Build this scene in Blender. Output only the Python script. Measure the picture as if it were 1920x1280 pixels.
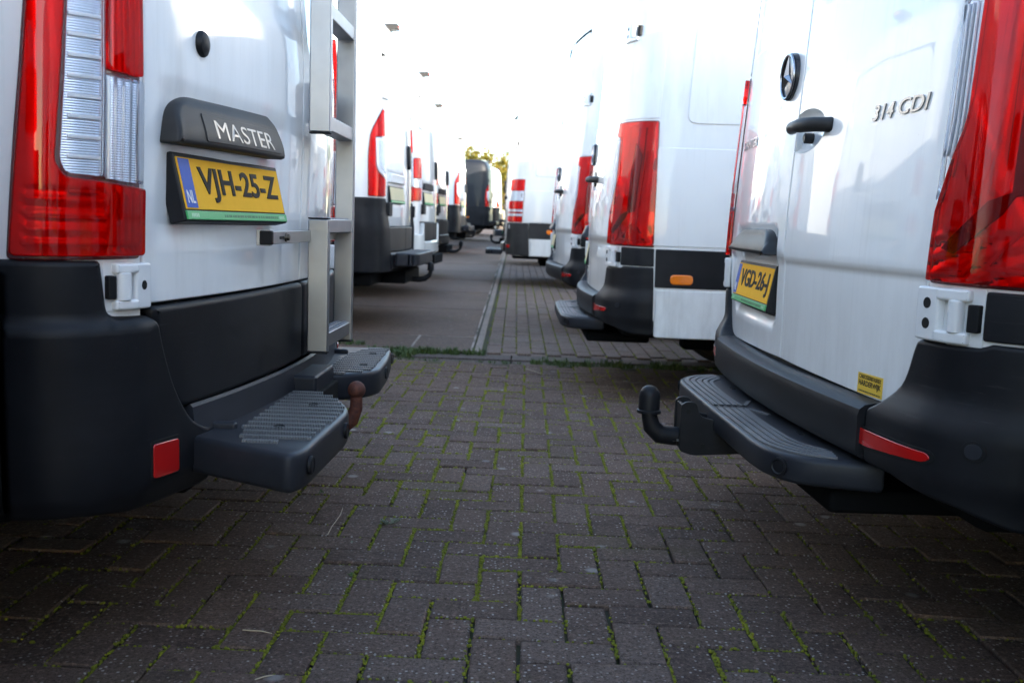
import bpy, bmesh, math, random
import numpy as np
from mathutils import Vector, Matrix, geometry

R = math.radians
for o in list(bpy.data.objects):
    bpy.data.objects.remove(o)
scene = bpy.context.scene
col = scene.collection
random.seed(7)
rng = np.random.default_rng(7)

# ------------------------------------------------------------------ camera
CAM_H, PITCH, ROLL = 0.91, 0.1205, 0.036
cam = bpy.data.cameras.new('camera')
cam.sensor_width = 36.0
cam.lens = 33.75
cam.clip_start = 0.05
cam.clip_end = 3000
cam.dof.use_dof = True
cam.dof.focus_distance = 2.35
cam.dof.aperture_fstop = 5.6
cam_ob = bpy.data.objects.new('camera', cam)
col.objects.link(cam_ob)
cam_ob.matrix_world = (Matrix.Translation((0, 0, CAM_H)) @ Matrix.Rotation(math.pi / 2 - PITCH, 4, 'X')
                       @ Matrix.Rotation(ROLL, 4, 'Z'))
scene.camera = cam_ob

# ------------------------------------------------------------------ sky and sun
SUN_AZ, SUN_EL = R(140), R(15)          # clockwise from +Y: behind the camera, to the right
world = bpy.data.worlds.new('World')
scene.world = world
world.use_nodes = True
wn = world.node_tree
sky = wn.nodes.new('ShaderNodeTexSky')
sky.sky_type = 'NISHITA'
sky.sun_disc = False
sky.sun_elevation = SUN_EL
sky.sun_rotation = SUN_AZ
sky.air_density = 1.0
sky.dust_density = 0.8
sky.ozone_density = 1.2
bg = wn.nodes['Background']
bg.inputs['Strength'].default_value = 0.15
wn.links.new(sky.outputs['Color'], bg.inputs['Color'])
sun = bpy.data.lights.new('sun', 'SUN')
sun.energy = 3.0
sun.angle = R(0.53)
sun.color = (1.0, 0.91, 0.78)
sun_ob = bpy.data.objects.new('sun', sun)
col.objects.link(sun_ob)
sd = Vector((math.sin(SUN_AZ) * math.cos(SUN_EL), math.cos(SUN_AZ) * math.cos(SUN_EL), math.sin(SUN_EL)))
sun_ob.rotation_euler = sd.to_track_quat('Z', 'Y').to_euler()
sun_ob.location = sd * 60
vs = scene.view_settings
vs.view_transform = 'Standard'
vs.look = 'None'
vs.gamma = 1.0
vs.use_curve_mapping = False
vs.exposure = 2.5

# ------------------------------------------------------------------ materials
MATS = {}


class NT:
    def __init__(s, name):
        s.m = bpy.data.materials.new(name)
        s.m.use_nodes = True
        s.t = s.m.node_tree
        s.t.nodes.clear()
        s.out = s.t.nodes.new('ShaderNodeOutputMaterial')
        MATS[name] = s.m

    def n(s, typ, ins=None, **kw):
        nd = s.t.nodes.new('ShaderNode' + typ)
        for k, v in kw.items():
            setattr(nd, k, v)
        for k, v in (ins or {}).items():
            s.set(nd, k, v)
        return nd

    def set(s, nd, k, v):
        sock = nd.inputs[k]
        if isinstance(v, bpy.types.NodeSocket):
            s.t.links.new(v, sock)
        elif isinstance(v, bpy.types.Node):
            s.t.links.new(v.outputs[0], sock)
        else:
            if isinstance(v, (tuple, list)) and len(v) == 3 and sock.type == 'RGBA':
                v = (*v, 1)
            sock.default_value = v

    def pos(s, scale=(1, 1, 1), obj=False):
        if obj:
            v = s.n('TexCoord').outputs['Object']
        else:
            v = s.n('NewGeometry').outputs['Position']
        if scale == (1, 1, 1):
            return v
        return s.n('VectorMath', {0: v, 1: scale}, operation='MULTIPLY').outputs[0]

    def noise(s, vec, scale, detail=3, rough=.55):
        return s.n('TexNoise', {'Vector': vec, 'Scale': scale, 'Detail': detail, 'Roughness': rough}).outputs[0]

    def ramp(s, fac, stops):
        r = s.n('ValToRGB', {'Fac': fac})
        el = r.color_ramp.elements
        while len(el) < len(stops):
            el.new(.5)
        for e, (p, c) in zip(el, stops):
            e.position = p
            e.color = (*c, 1) if not isinstance(c, (int, float)) else (c, c, c, 1)
        return r.outputs[0]

    def mix(s, fac, a, b):
        nd = s.n('Mix', data_type='RGBA')
        s.set(nd, 0, fac)
        s.set(nd, 6, a)
        s.set(nd, 7, b)
        return nd.outputs[2]

    def math(s, op, a, b=0.0, clamp=False):
        return s.n('Math', {0: a, 1: b}, operation=op, use_clamp=clamp).outputs[0]

    def bump(s, h, strength=.3, dist=.01):
        return s.n('Bump', {'Height': h, 'Strength': strength, 'Distance': dist}).outputs[0]

    def bsdf(s, **kw):
        p = s.n('BsdfPrincipled')
        for k, v in kw.items():
            s.set(p, k.replace('_', ' '), v)
        s.t.links.new(p.outputs[0], s.out.inputs[0])
        return p


def paint(name, colr, dirt=(.42, .40, .37), amount=.5, rough=.35, coat=1.0):
    m = NT(name)
    v = m.pos(obj=True)
    streak = m.noise(m.pos((9, 9, 1.1), obj=True), 2.2, 5, .6)
    cloud = m.noise(v, 1.7, 4)
    f = m.math('MULTIPLY', m.ramp(streak, [(.45, 0), (.8, 1)]), m.ramp(cloud, [(.4, 0), (.75, 1)]))
    f = m.math('MULTIPLY', f, amount)
    film = m.math('MULTIPLY', m.ramp(m.n('SeparateXYZ', {0: m.pos(obj=True)}).outputs[2], [(.50, 1), (.80, .25), (1.0, 0)]), m.ramp(m.noise(m.pos((5, 5, 2), obj=True), 3.0, 5, .65), [(.35, 0), (.75, 1)]))
    runs = m.ramp(m.noise(m.pos((34, 34, .9), obj=True), 1.6, 3, .5), [(.60, 0), (.74, 1)])
    f = m.math('ADD', f, m.math('ADD', m.math('MULTIPLY', film, .30), m.math('MULTIPLY', runs, .10)), True)
    specks = m.ramp(m.noise(v, 150, 2), [(.70, 0), (.78, 1)])
    f2 = m.math('ADD', f, m.math('MULTIPLY', specks, .22), True)
    c = m.mix(f2, colr, dirt)
    r = m.math('ADD', m.math('MULTIPLY', cloud, .10), rough - .05)
    wav = m.noise(v, 2.4, 2)
    m.bsdf(Base_Color=c, Roughness=r, Coat_Weight=coat, Coat_IOR=1.33, Specular_IOR_Level=.25, Coat_Roughness=m.math('ADD', .03, m.math('MULTIPLY', f2, .25)),
           Normal=m.bump(wav, .05, .02))


paint('white_paint', (.83, .83, .82))
paint('cream_paint', (.74, .74, .72), amount=.7)
paint('dark_paint', (.010, .012, .017), dirt=(.03, .03, .03), amount=.3, rough=.5, coat=.25)


def plastic(name, c0, c1, rough=.5, scratch=.25):
    m = NT(name)
    v = m.pos(obj=True)
    n1 = m.noise(v, 3.2, 5, .6)
    n2 = m.noise(m.pos((1.2, 1.2, 9), obj=True), 3.5, 4)
    f = m.math('MULTIPLY', m.ramp(n1, [(.35, 0), (.75, 1)]), m.math('ADD', n2, .2), True)
    specks = m.math('MULTIPLY', m.ramp(m.noise(v, 95, 3), [(.70, 0), (.76, 1)]), scratch)
    c = m.mix(m.math('ADD', m.math('MULTIPLY', f, .8), specks, True), c0, c1)
    grain = m.noise(v, 900, 2)
    sc = m.math('MULTIPLY', m.ramp(m.noise(m.pos((3, 3, 60), obj=True), 2.2, 4, .7), [(.62, 0), (.70, 1)]), m.ramp(m.noise(v, 2.3, 3), [(.52, 0), (.66, 1)]))
    c = m.mix(m.math('MULTIPLY', sc, scratch * 1.6, True), c, (.085, .085, .09))
    m.bsdf(Base_Color=c, Roughness=m.math('ADD', rough - .08, m.math('MULTIPLY', n1, .2)), Specular_IOR_Level=.22,
           Normal=m.bump(grain, .18, .0006))


plastic('black_plastic', (.0062, .0065, .0085), (.028, .0285, .032), .46, .4)
plastic('grey_plastic', (.022, .021, .021), (.055, .052, .050), .42)
plastic('rubber', (.008, .008, .009), (.016, .016, .016), .6, .05)
plastic('tyre_rubber', (.012, .012, .013), (.03, .03, .03), .75, .1)
plastic('step_plastic', (.016, .0175, .023), (.046, .048, .056), .40, .35)
plastic('tread_grey', (.13, .13, .135), (.25, .25, .25), .40, .2)


def simple(name, c, rough=.5, metal=0.0, **kw):
    m = NT(name)
    v = m.pos(obj=True)
    n1 = m.noise(v, 40, 3)
    cc = m.mix(m.math('MULTIPLY', n1, .5), c, tuple(x * .8 for x in c))
    m.bsdf(Base_Color=cc, Roughness=m.math('ADD', rough - .04, m.math('MULTIPLY', n1, .1)), Metallic=metal, **kw)


simple('chrome', (.40, .40, .42), .20, 1.0)
simple('wheel_metal', (.42, .42, .43), .38, 1.0)
simple('bolt_metal', (.16, .145, .12), .45, 1.0)
simple('hinge_paint', (.78, .78, .78), .32, 0, Coat_Weight=.6, Coat_Roughness=.1)
simple('emblem_dark', (.05, .05, .055), .18, .6)
simple('plate_yellow', (1.0, .52, .05), .7, 0, Specular_IOR_Level=.04)
simple('plate_blue', (.03, .10, .45), .45, 0, Specular_IOR_Level=.2)
simple('plate_green', (.06, .42, .13), .35)
simple('plate_ink', (.006, .006, .006), .5, 0, Specular_IOR_Level=.1)
simple('plate_overexposed', (.80, .70, .44), .6, 0, Specular_IOR_Level=.1)  # yellow plate with the sun's overexposure put into its colour
simple('plate_white', (.78, .78, .78), .4)
simple('pale_green_print', (.35, .62, .38), .4)
simple('dark_green_print', (.03, .16, .06), .4)
simple('sticker_yellow', (.85, .55, .06), .4)
simple('sticker_ink', (.02, .018, .02), .4)
simple('amber', (.95, .22, .01), .2, 0, Coat_Weight=1.0)
simple('reflector_red', (.50, .008, .008), .22, 0, Coat_Weight=1.0)
simple('lamp_silver', (.80, .82, .86), .22, .9)
simple('lamp_white', (.82, .84, .88), .30, .15, Coat_Weight=1.0)
simple('lamp_bezel', (.10, .006, .008), .25, 0, Coat_Weight=1.0)
simple('underbody_metal', (.007, .007, .0075), .85, 0, Specular_IOR_Level=.1)
simple('window_glass', (.012, .014, .016), .05)

m = NT('lamp_red')                                             # moulded red reflector behind the lens
v = m.pos(obj=True)
m.bsdf(Base_Color=m.mix(m.ramp(m.noise(v, 9, 3), [(.35, 0), (.65, 1)]), (.62, .012, .010), (.80, .03, .018)), Roughness=.22,
       Metallic=.35, Normal=m.bump(m.noise(m.pos((1, 160, 3), obj=True), 1.0, 1), .35, .004))
m = NT('lamp_red_flutes')
m.bsdf(Base_Color=(.50, .010, .010), Roughness=.18, Metallic=.55,
       Normal=m.bump(m.n('TexWave', {'Vector': m.pos(obj=True), 'Scale': 38.0, 'Distortion': 1.2}, bands_direction='Z').outputs[1], .6, .004))
m = NT('lamp_flutes')
fl = m.n('TexWave', {'Vector': m.pos(obj=True), 'Scale': 70.0, 'Distortion': .0}, bands_direction='Z').outputs[1]
m.bsdf(Base_Color=(.74, .79, .88), Roughness=.25, Metallic=.75, Normal=m.bump(fl, .35, .002))


def lens(name, tint):
    m = NT(name)
    fr = m.n('Fresnel', {'IOR': 1.38})
    tr = m.n('BsdfTransparent', {'Color': tint})
    gl = m.n('BsdfGlossy', {'Color': (1, 1, 1), 'Roughness': .02})
    mx = m.n('MixShader')
    m.set(mx, 0, m.math('MULTIPLY', fr.outputs[0], .9))
    m.set(mx, 1, tr)
    m.set(mx, 2, gl)
    m.t.links.new(mx.outputs[0], m.out.inputs[0])


lens('red_lens', (.95, .10, .07))
lens('clear_lens', (.95, .97, 1.0))

simple('badge_metal', (.26, .255, .25), .30, 1.0)

m = NT('stainless')
v = m.pos((60, 60, .8), obj=True)
br = m.noise(v, 3.0, 4, .6)
sm = m.noise(m.pos(obj=True), 6, 4)
m.bsdf(Base_Color=m.mix(m.ramp(sm, [(.35, 0), (.75, 1)]), (.40, .405, .42), (.31, .315, .325)), Metallic=1.0,
       Roughness=m.math('ADD', .30, m.math('MULTIPLY', br, .16)), Normal=m.bump(br, .06, .001))
m = NT('rust')
v = m.pos(obj=True)
rn = m.noise(v, 55, 5, .65)
m.bsdf(Base_Color=m.ramp(rn, [(.3, (.035, .012, .008)), (.55, (.11, .030, .016)), (.8, (.19, .07, .03))]), Roughness=.72,
       Normal=m.bump(rn, .5, .002))


def ground_mat(name, base, dark, light, speck=.5, moss=0.25, speck_scale=150, rough=.8):
    m = NT(name)
    v = m.pos()
    rnd = m.math('ADD', m.n('ObjectInfo').outputs['Random'],
                 m.n('Attribute', attribute_name='tint').outputs['Fac'])
    rnd = m.math('FRACT', m.math('MULTIPLY', rnd, 1.37))
    big = m.noise(v, .9, 4, .6)
    mid = m.noise(v, 14, 5, .65)
    fine = m.noise(v, 130, 4, .8)
    grit = m.noise(v, 75, 4, .8)
    c = m.mix(m.ramp(rnd, [(0, 0), (.7, .75), (1, 1)]), base, dark)
    c = m.mix(m.ramp(rnd, [(.0, .22), (.06, .22), (.12, 0)]), c, tuple(sum(light) / 3 * q for q in (1.02, 1.0, 1.0)))
    c = m.mix(m.math('MULTIPLY', m.ramp(mid, [(.35, 0), (.75, 1)]), .55), c, light)
    c = m.mix(m.math('MULTIPLY', m.ramp(big, [(.35, 1), (.6, 0)]), .45), c, tuple(x * .55 for x in base))
    c = m.mix(m.math('MULTIPLY', m.ramp(fine, [(.38, 1), (.54, 0)]), .85), c, tuple(x * .28 for x in base))
    c = m.mix(m.math('MULTIPLY', m.ramp(grit, [(.52, 0), (.66, 1)]), .6), c, tuple(min(1, x * 1.8) for x in base))
    vo = m.n('TexVoronoi', {'Vector': v, 'Scale': float(speck_scale)})
    sp3 = m.n('SeparateColor', {0: vo.outputs['Color']})
    sel = m.math('MULTIPLY', m.math('GREATER_THAN', sp3.outputs[0], .60), sp3.outputs[2])
    dot = m.math('MULTIPLY', m.ramp(vo.outputs['Distance'], [(.22, 1), (.36, 0)]), sel)
    c = m.mix(m.math('MULTIPLY', dot, speck), c, (.40, .36, .33))
    vo2 = m.n('TexVoronoi', {'Vector': v, 'Scale': float(speck_scale) * .11})
    sel2 = m.math('GREATER_THAN', m.n('SeparateColor', {0: vo2.outputs['Color']}).outputs[1], .90)
    blot = m.math('MULTIPLY', m.ramp(vo2.outputs['Distance'], [(.12, 1), (.24, 0)]), sel2)
    c = m.mix(m.math('MULTIPLY', blot, .45), c, (.40, .39, .38))
    mo = m.math('MULTIPLY', m.ramp(m.noise(v, 2.1, 5, .6), [(.56, 0), (.72, 1)]), moss)
    c = m.mix(mo, c, (.075, .075, .022))
    h = m.math('ADD', m.math('MULTIPLY', fine, .7), m.math('MULTIPLY', dot, .6))
    m.bsdf(Base_Color=c, Roughness=rough, Specular_IOR_Level=.16, Normal=m.bump(h, .55, .0025))


ground_mat('paver', (.146, .100, .080), (.066, .047, .041), (.190, .140, .116), speck=.85, speck_scale=95, rough=.9)
ground_mat('far_paver', (.19, .140, .115), (.145, .108, .090), (.235, .182, .155), moss=.35, rough=.88)
ground_mat('slab_concrete', (.160, .108, .082), (.095, .066, .052), (.21, .152, .121), speck=.2, moss=.25)
ground_mat('edging_concrete', (.27, .22, .185), (.22, .18, .155), (.34, .29, .25), speck=.2, moss=.1)
ground_mat('gutter_concrete', (.12, .095, .083), (.09, .074, .066), (.15, .125, .11), speck=.2, moss=.5)
ground_mat('yard', (.13, .12, .105), (.10, .09, .08), (.18, .165, .15), speck=.2, moss=.5, speck_scale=30)
m = NT('joint_soil')
v = m.pos()
m.bsdf(Base_Color=m.mix(m.ramp(m.noise(v, 3.0, 5, .6), [(.4, 0), (.6, 1)]), (.035, .030, .024), (.05, .055, .012)), Roughness=.95,
       Normal=m.bump(m.noise(v, 300, 3), .8, .004))
m = NT('pale_joint')
v = m.pos()
m.bsdf(Base_Color=m.mix(m.ramp(m.noise(v, 2.0, 5, .6), [(.42, 0), (.6, 1)]), (.34, .28, .24), (.08, .07, .05)), Roughness=.95)
m = NT('moss')
v = m.pos()
mm = m.noise(v, 6, 4, .6)
m2 = m.noise(v, 160, 2)
m.bsdf(Base_Color=m.mix(m2, m.ramp(mm, [(.3, (.10, .105, .008)), (.5, (.20, .21, .008)), (.7, (.31, .32, .012))]), (.09, .10, .008)),
       Roughness=.9)
simple('grass_green', (.055, .098, .020), .6)
simple('weed_grey_green', (.17, .20, .15), .7)
simple('dry_stalk', (.42, .36, .27), .8)


def leafmat(name, a, b):
    m = NT(name)
    rnd = m.n('Attribute', attribute_name='tint').outputs['Fac']
    c = m.mix(rnd, a, b)
    d = m.n('BsdfDiffuse', {'Color': c})
    t = m.n('BsdfTranslucent', {'Color': c})
    mx = m.n('MixShader', {0: .35})
    m.set(mx, 1, d)
    m.set(mx, 2, t)
    m.t.links.new(mx.outputs[0], m.out.inputs[0])


leafmat('leaf_autumn', (.09, .10, .02), (.22, .16, .03))
leafmat('leaf_green', (.035, .075, .025), (.08, .11, .03))
simple('bark', (.09, .07, .055), .9)

# ------------------------------------------------------------------ mesh helpers
def mesh_ob(name, verts, faces, mat, parent=None, smooth=True, normals=None, sharp=None):
    me = bpy.data.meshes.new(name)
    me.from_pydata([tuple(map(float, v)) for v in verts], [], [tuple(f) for f in faces])
    if smooth:
        me.polygons.foreach_set('use_smooth', [True] * len(me.polygons))
    if sharp is not None:
        me.set_sharp_from_angle(angle=R(sharp))
    if normals is not None:
        me.normals_split_custom_set_from_vertices([tuple(map(float, n)) for n in normals])
    mats = mat if isinstance(mat, (list, tuple)) else [mat]
    for k in mats:
        me.materials.append(MATS[k])
    o = bpy.data.objects.new(name, me)
    col.objects.link(o)
    if parent:
        o.parent = parent
    return o


WN = [False]


def bm_ob(name, bm, mat, parent=None, smooth=True, sharp=35):
    me = bpy.data.meshes.new(name)
    bmesh.ops.recalc_face_normals(bm, faces=bm.faces)
    bm.to_mesh(me)
    bm.free()
    me.materials.append(MATS[mat])
    if smooth:
        me.polygons.foreach_set('use_smooth', [True] * len(me.polygons))
        if WN[0]:                                                 # big faces stay flat, bevels carry the turn
            nv = np.zeros((len(me.vertices), 3))
            for p_ in me.polygons:
                w = p_.area ** 1.5
                for i in p_.vertices:
                    nv[i] += np.array(p_.normal) * w
            nv /= np.linalg.norm(nv, axis=1, keepdims=True) + 1e-20
            me.normals_split_custom_set_from_vertices([tuple(q) for q in nv])
        else:
            me.set_sharp_from_angle(angle=R(sharp))
    WN[0] = False
    o = bpy.data.objects.new(name, me)
    col.objects.link(o)
    if parent:
        o.parent = parent
    return o


def add_box(bm, lo, hi, b=0.0, seg=2, mtx=None):
    vs_ = [bm.verts.new((x, y, z)) for x in (lo[0], hi[0]) for y in (lo[1], hi[1]) for z in (lo[2], hi[2])]
    fs = [(0, 1, 3, 2), (4, 6, 7, 5), (0, 4, 5, 1), (2, 3, 7, 6), (0, 2, 6, 4), (1, 5, 7, 3)]
    ff = [bm.faces.new([vs_[i] for i in f]) for f in fs]
    if mtx is not None:
        for v_ in vs_:
            v_.co = mtx @ v_.co
    if b > 0:
        WN[0] = True
        ed = list({e for f in ff for e in f.edges})
        bmesh.ops.bevel(bm, geom=ed, offset=b, segments=seg, profile=.5, affect='EDGES')


def add_prism(bm, poly, lo, hi, b=0.0, axis='z', seg=2):
    """poly in the plane across axis, extruded lo..hi"""
    def pt(a, c, h):
        return {'z': (a, c, h), 'y': (a, h, c), 'x': (h, a, c)}[axis]
    n = len(poly)
    A = [bm.verts.new(pt(a, c, lo)) for a, c in poly]
    B = [bm.verts.new(pt(a, c, hi)) for a, c in poly]
    fs = [bm.faces.new(A[::-1]), bm.faces.new(B)]
    for i in range(n):
        fs.append(bm.faces.new((A[i], A[(i + 1) % n], B[(i + 1) % n], B[i])))
    bmesh.ops.recalc_face_normals(bm, faces=fs)
    if b > 0:
        WN[0] = True
        ed = list({e for f in fs for e in f.edges})
        bmesh.ops.bevel(bm, geom=ed, offset=b, segments=seg, profile=.5, affect='EDGES')


def add_slab(bm, poly, z0, z1, r):
    """flat slab with a rolled rim, from a dense plan outline"""
    P_ = np.array(poly, float)
    if np.sum(P_[:, 0] * np.roll(P_[:, 1], -1) - np.roll(P_[:, 0], -1) * P_[:, 1]) < 0:
        P_ = P_[::-1]
    od, mit = outdirs(P_)
    rings = []
    for ins, z in ((r, z0), (.3 * r, z0 + .3 * r), (0, z0 + r), (0, z1 - r), (.12 * r, z1 - .5 * r), (.4 * r, z1 - .15 * r), (r, z1)):
        q = P_ - od * ins
        rings.append([bm.verts.new((x, y, z)) for x, y in q])
    n = len(P_)
    for i in range(len(rings) - 1):
        for k in range(n):
            bm.faces.new((rings[i][k], rings[i][(k + 1) % n], rings[i + 1][(k + 1) % n], rings[i + 1][k]))
    cap = [bm.faces.new(rings[0][::-1]), bm.faces.new(rings[-1])]
    bmesh.ops.triangulate(bm, faces=cap)


def add_lathe(bm, prof, c=(0, 0, 0), axis='z', n=24, mtx=None):
    """prof: (r, h) pairs from one end to the other"""
    WN[0] = False
    rings = []
    for r, h in prof:
        ring = []
        for k in range(n):
            a = 2 * math.pi * k / n
            p = {'z': (r * math.cos(a), r * math.sin(a), h), 'x': (h, r * math.cos(a), r * math.sin(a)),
                 'y': (r * math.sin(a), h, r * math.cos(a))}[axis]
            q = Vector(p) + Vector(c)
            ring.append(bm.verts.new(mtx @ q if mtx is not None else q))
        rings.append(ring)
    for i in range(len(rings) - 1):
        for k in range(n):
            bm.faces.new((rings[i][k], rings[i][(k + 1) % n], rings[i + 1][(k + 1) % n], rings[i + 1][k]))
    bm.faces.new(rings[0][::-1])
    bm.faces.new(rings[-1])


def add_tube(bm, path, r, n=12):
    WN[0] = False
    path = [Vector(p) for p in path]
    rr = r if isinstance(r, (list, tuple)) else [r] * len(path)
    rings = []
    up = Vector((0, 0, 1))
    for i, p in enumerate(path):
        d = (path[min(i + 1, len(path) - 1)] - path[max(i - 1, 0)]).normalized()
        a = d.cross(up if abs(d.z) < .95 else Vector((0, 1, 0))).normalized()
        if rings:
            a = (pa - d * pa.dot(d)).normalized()
        pa = a
        b = d.cross(a)
        rings.append([bm.verts.new(p + (a * math.cos(t) + b * math.sin(t)) * rr[i])
                      for t in [2 * math.pi * k / n for k in range(n)]])
    for i in range(len(rings) - 1):
        for k in range(n):
            bm.faces.new((rings[i][k], rings[i][(k + 1) % n], rings[i + 1][(k + 1) % n], rings[i + 1][k]))
    bm.faces.new(rings[0][::-1])
    bm.faces.new(rings[-1])


def rnd_poly(pts, seg=5):
    """closed polygon of (x, y[, radius]) with rounded corners"""
    out = []
    n = len(pts)
    for i in range(n):
        p = np.array(pts[i][:2], float)
        r = pts[i][2] if len(pts[i]) > 2 else 0
        if r <= 0:
            out.append(tuple(p))
            continue
        a = np.array(pts[i - 1][:2]) - p
        b = np.array(pts[(i + 1) % n][:2]) - p
        la, lb = np.linalg.norm(a), np.linalg.norm(b)
        d = min(r, la * .49, lb * .49)
        A, B = p + a / la * d, p + b / lb * d
        for t in np.linspace(0, 1, seg + 1):
            out.append(tuple((1 - t) ** 2 * A + 2 * t * (1 - t) * p + t * t * B))
    return out


def ellipse(cx, cy, rx, ry, n=28):
    return [(cx + rx * math.cos(2 * math.pi * k / n), cy + ry * math.sin(2 * math.pi * k / n)) for k in range(n)]


def sst(a, b, x):
    t = np.clip((x - a) / (b - a), 0, 1)
    return t * t * (3 - 2 * t)


def catmull(p, m=40):
    p = np.array(p, float)
    q = np.vstack([2 * p[0] - p[1], p, 2 * p[-1] - p[-2]])
    out = []
    for i in range(1, len(q) - 2):
        a, b, c, d = q[i - 1:i + 3]
        for t in np.linspace(0, 1, m, endpoint=False):
            out.append(.5 * (2 * b + (c - a) * t + (2 * a - 5 * b + 4 * c - d) * t * t + (3 * b - a - 3 * c + d) * t ** 3))
    out.append(p[-1])
    return np.array(out)


class Surf:
    """outer skin of a van: s runs round the plan outline (0 = middle of the rear), z is height"""

    def __init__(s, half, lean, wid, field=None):
        full = [(x, -y) for x, y in half[::-1] if y > 0] + list(half)
        o = catmull(full, 60)
        S = np.concatenate([[0], np.cumsum(np.linalg.norm(np.diff(o, axis=0), axis=1))])
        s.S = S - np.interp(0, o[:, 1], S)
        s.C = o
        s.lean = catmull(lean)
        s.wid = catmull(wid)
        s.field = field or (lambda a, b: 0 * a)

    def base(s, a, z):
        x = np.interp(a, s.S, s.C[:, 0]) + np.interp(z, s.lean[:, 0], s.lean[:, 1])
        y = np.interp(a, s.S, s.C[:, 1]) * np.interp(z, s.wid[:, 0], s.wid[:, 1])
        return np.stack([x, y, z], -1)

    @staticmethod
    def fd(f, a, z, e=.006):
        n = np.cross(f(a + e, z) - f(a - e, z), f(a, z + e) - f(a, z - e))
        return n / (np.linalg.norm(n, axis=-1, keepdims=True) + 1e-12)

    def P(s, a, z, off=0.0, fld=True):
        a = np.asarray(a, float)
        z = np.asarray(z, float)
        h = off(a, z) if callable(off) else off
        if fld:
            h = h + s.field(a, z)
        return s.base(a, z) + s.fd(s.base, a, z) * np.broadcast_to(h, a.shape)[..., None]

    def N(s, a, z, off=0.0, fld=True, e=.003):
        return s.fd(lambda p, q: s.P(p, q, off, fld), np.asarray(a, float), np.asarray(z, float), e)


def pip(poly, pts):
    x, y = pts[:, 0], pts[:, 1]
    c = np.zeros(len(pts), bool)
    n = len(poly)
    for i in range(n):
        x1, y1 = poly[i]
        x2, y2 = poly[i - 1]
        if y1 == y2:
            continue
        m_ = ((y1 > y) != (y2 > y)) & (x < (x2 - x1) * (y - y1) / (y2 - y1) + x1)
        c ^= m_
    return c


def resample(poly, res):
    out = []
    n = len(poly)
    for i in range(n):
        a, b = np.array(poly[i]), np.array(poly[(i + 1) % n])
        k = max(1, int(math.ceil(np.linalg.norm(b - a) / res)))
        for j in range(k):
            out.append(a + (b - a) * j / k)
    return np.array(out)


def outdirs(p):
    d1 = p - np.roll(p, 1, 0)
    d2 = np.roll(p, -1, 0) - p
    n1 = np.stack([d1[:, 1], -d1[:, 0]], 1)
    n2 = np.stack([d2[:, 1], -d2[:, 0]], 1)
    n1 /= np.linalg.norm(n1, axis=1, keepdims=True) + 1e-9
    n2 /= np.linalg.norm(n2, axis=1, keepdims=True) + 1e-9
    n = n1 + n2
    n /= np.linalg.norm(n, axis=1, keepdims=True) + 1e-9
    k = np.clip((n * n1).sum(1), .45, 1)
    return n, 1 / k


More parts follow.
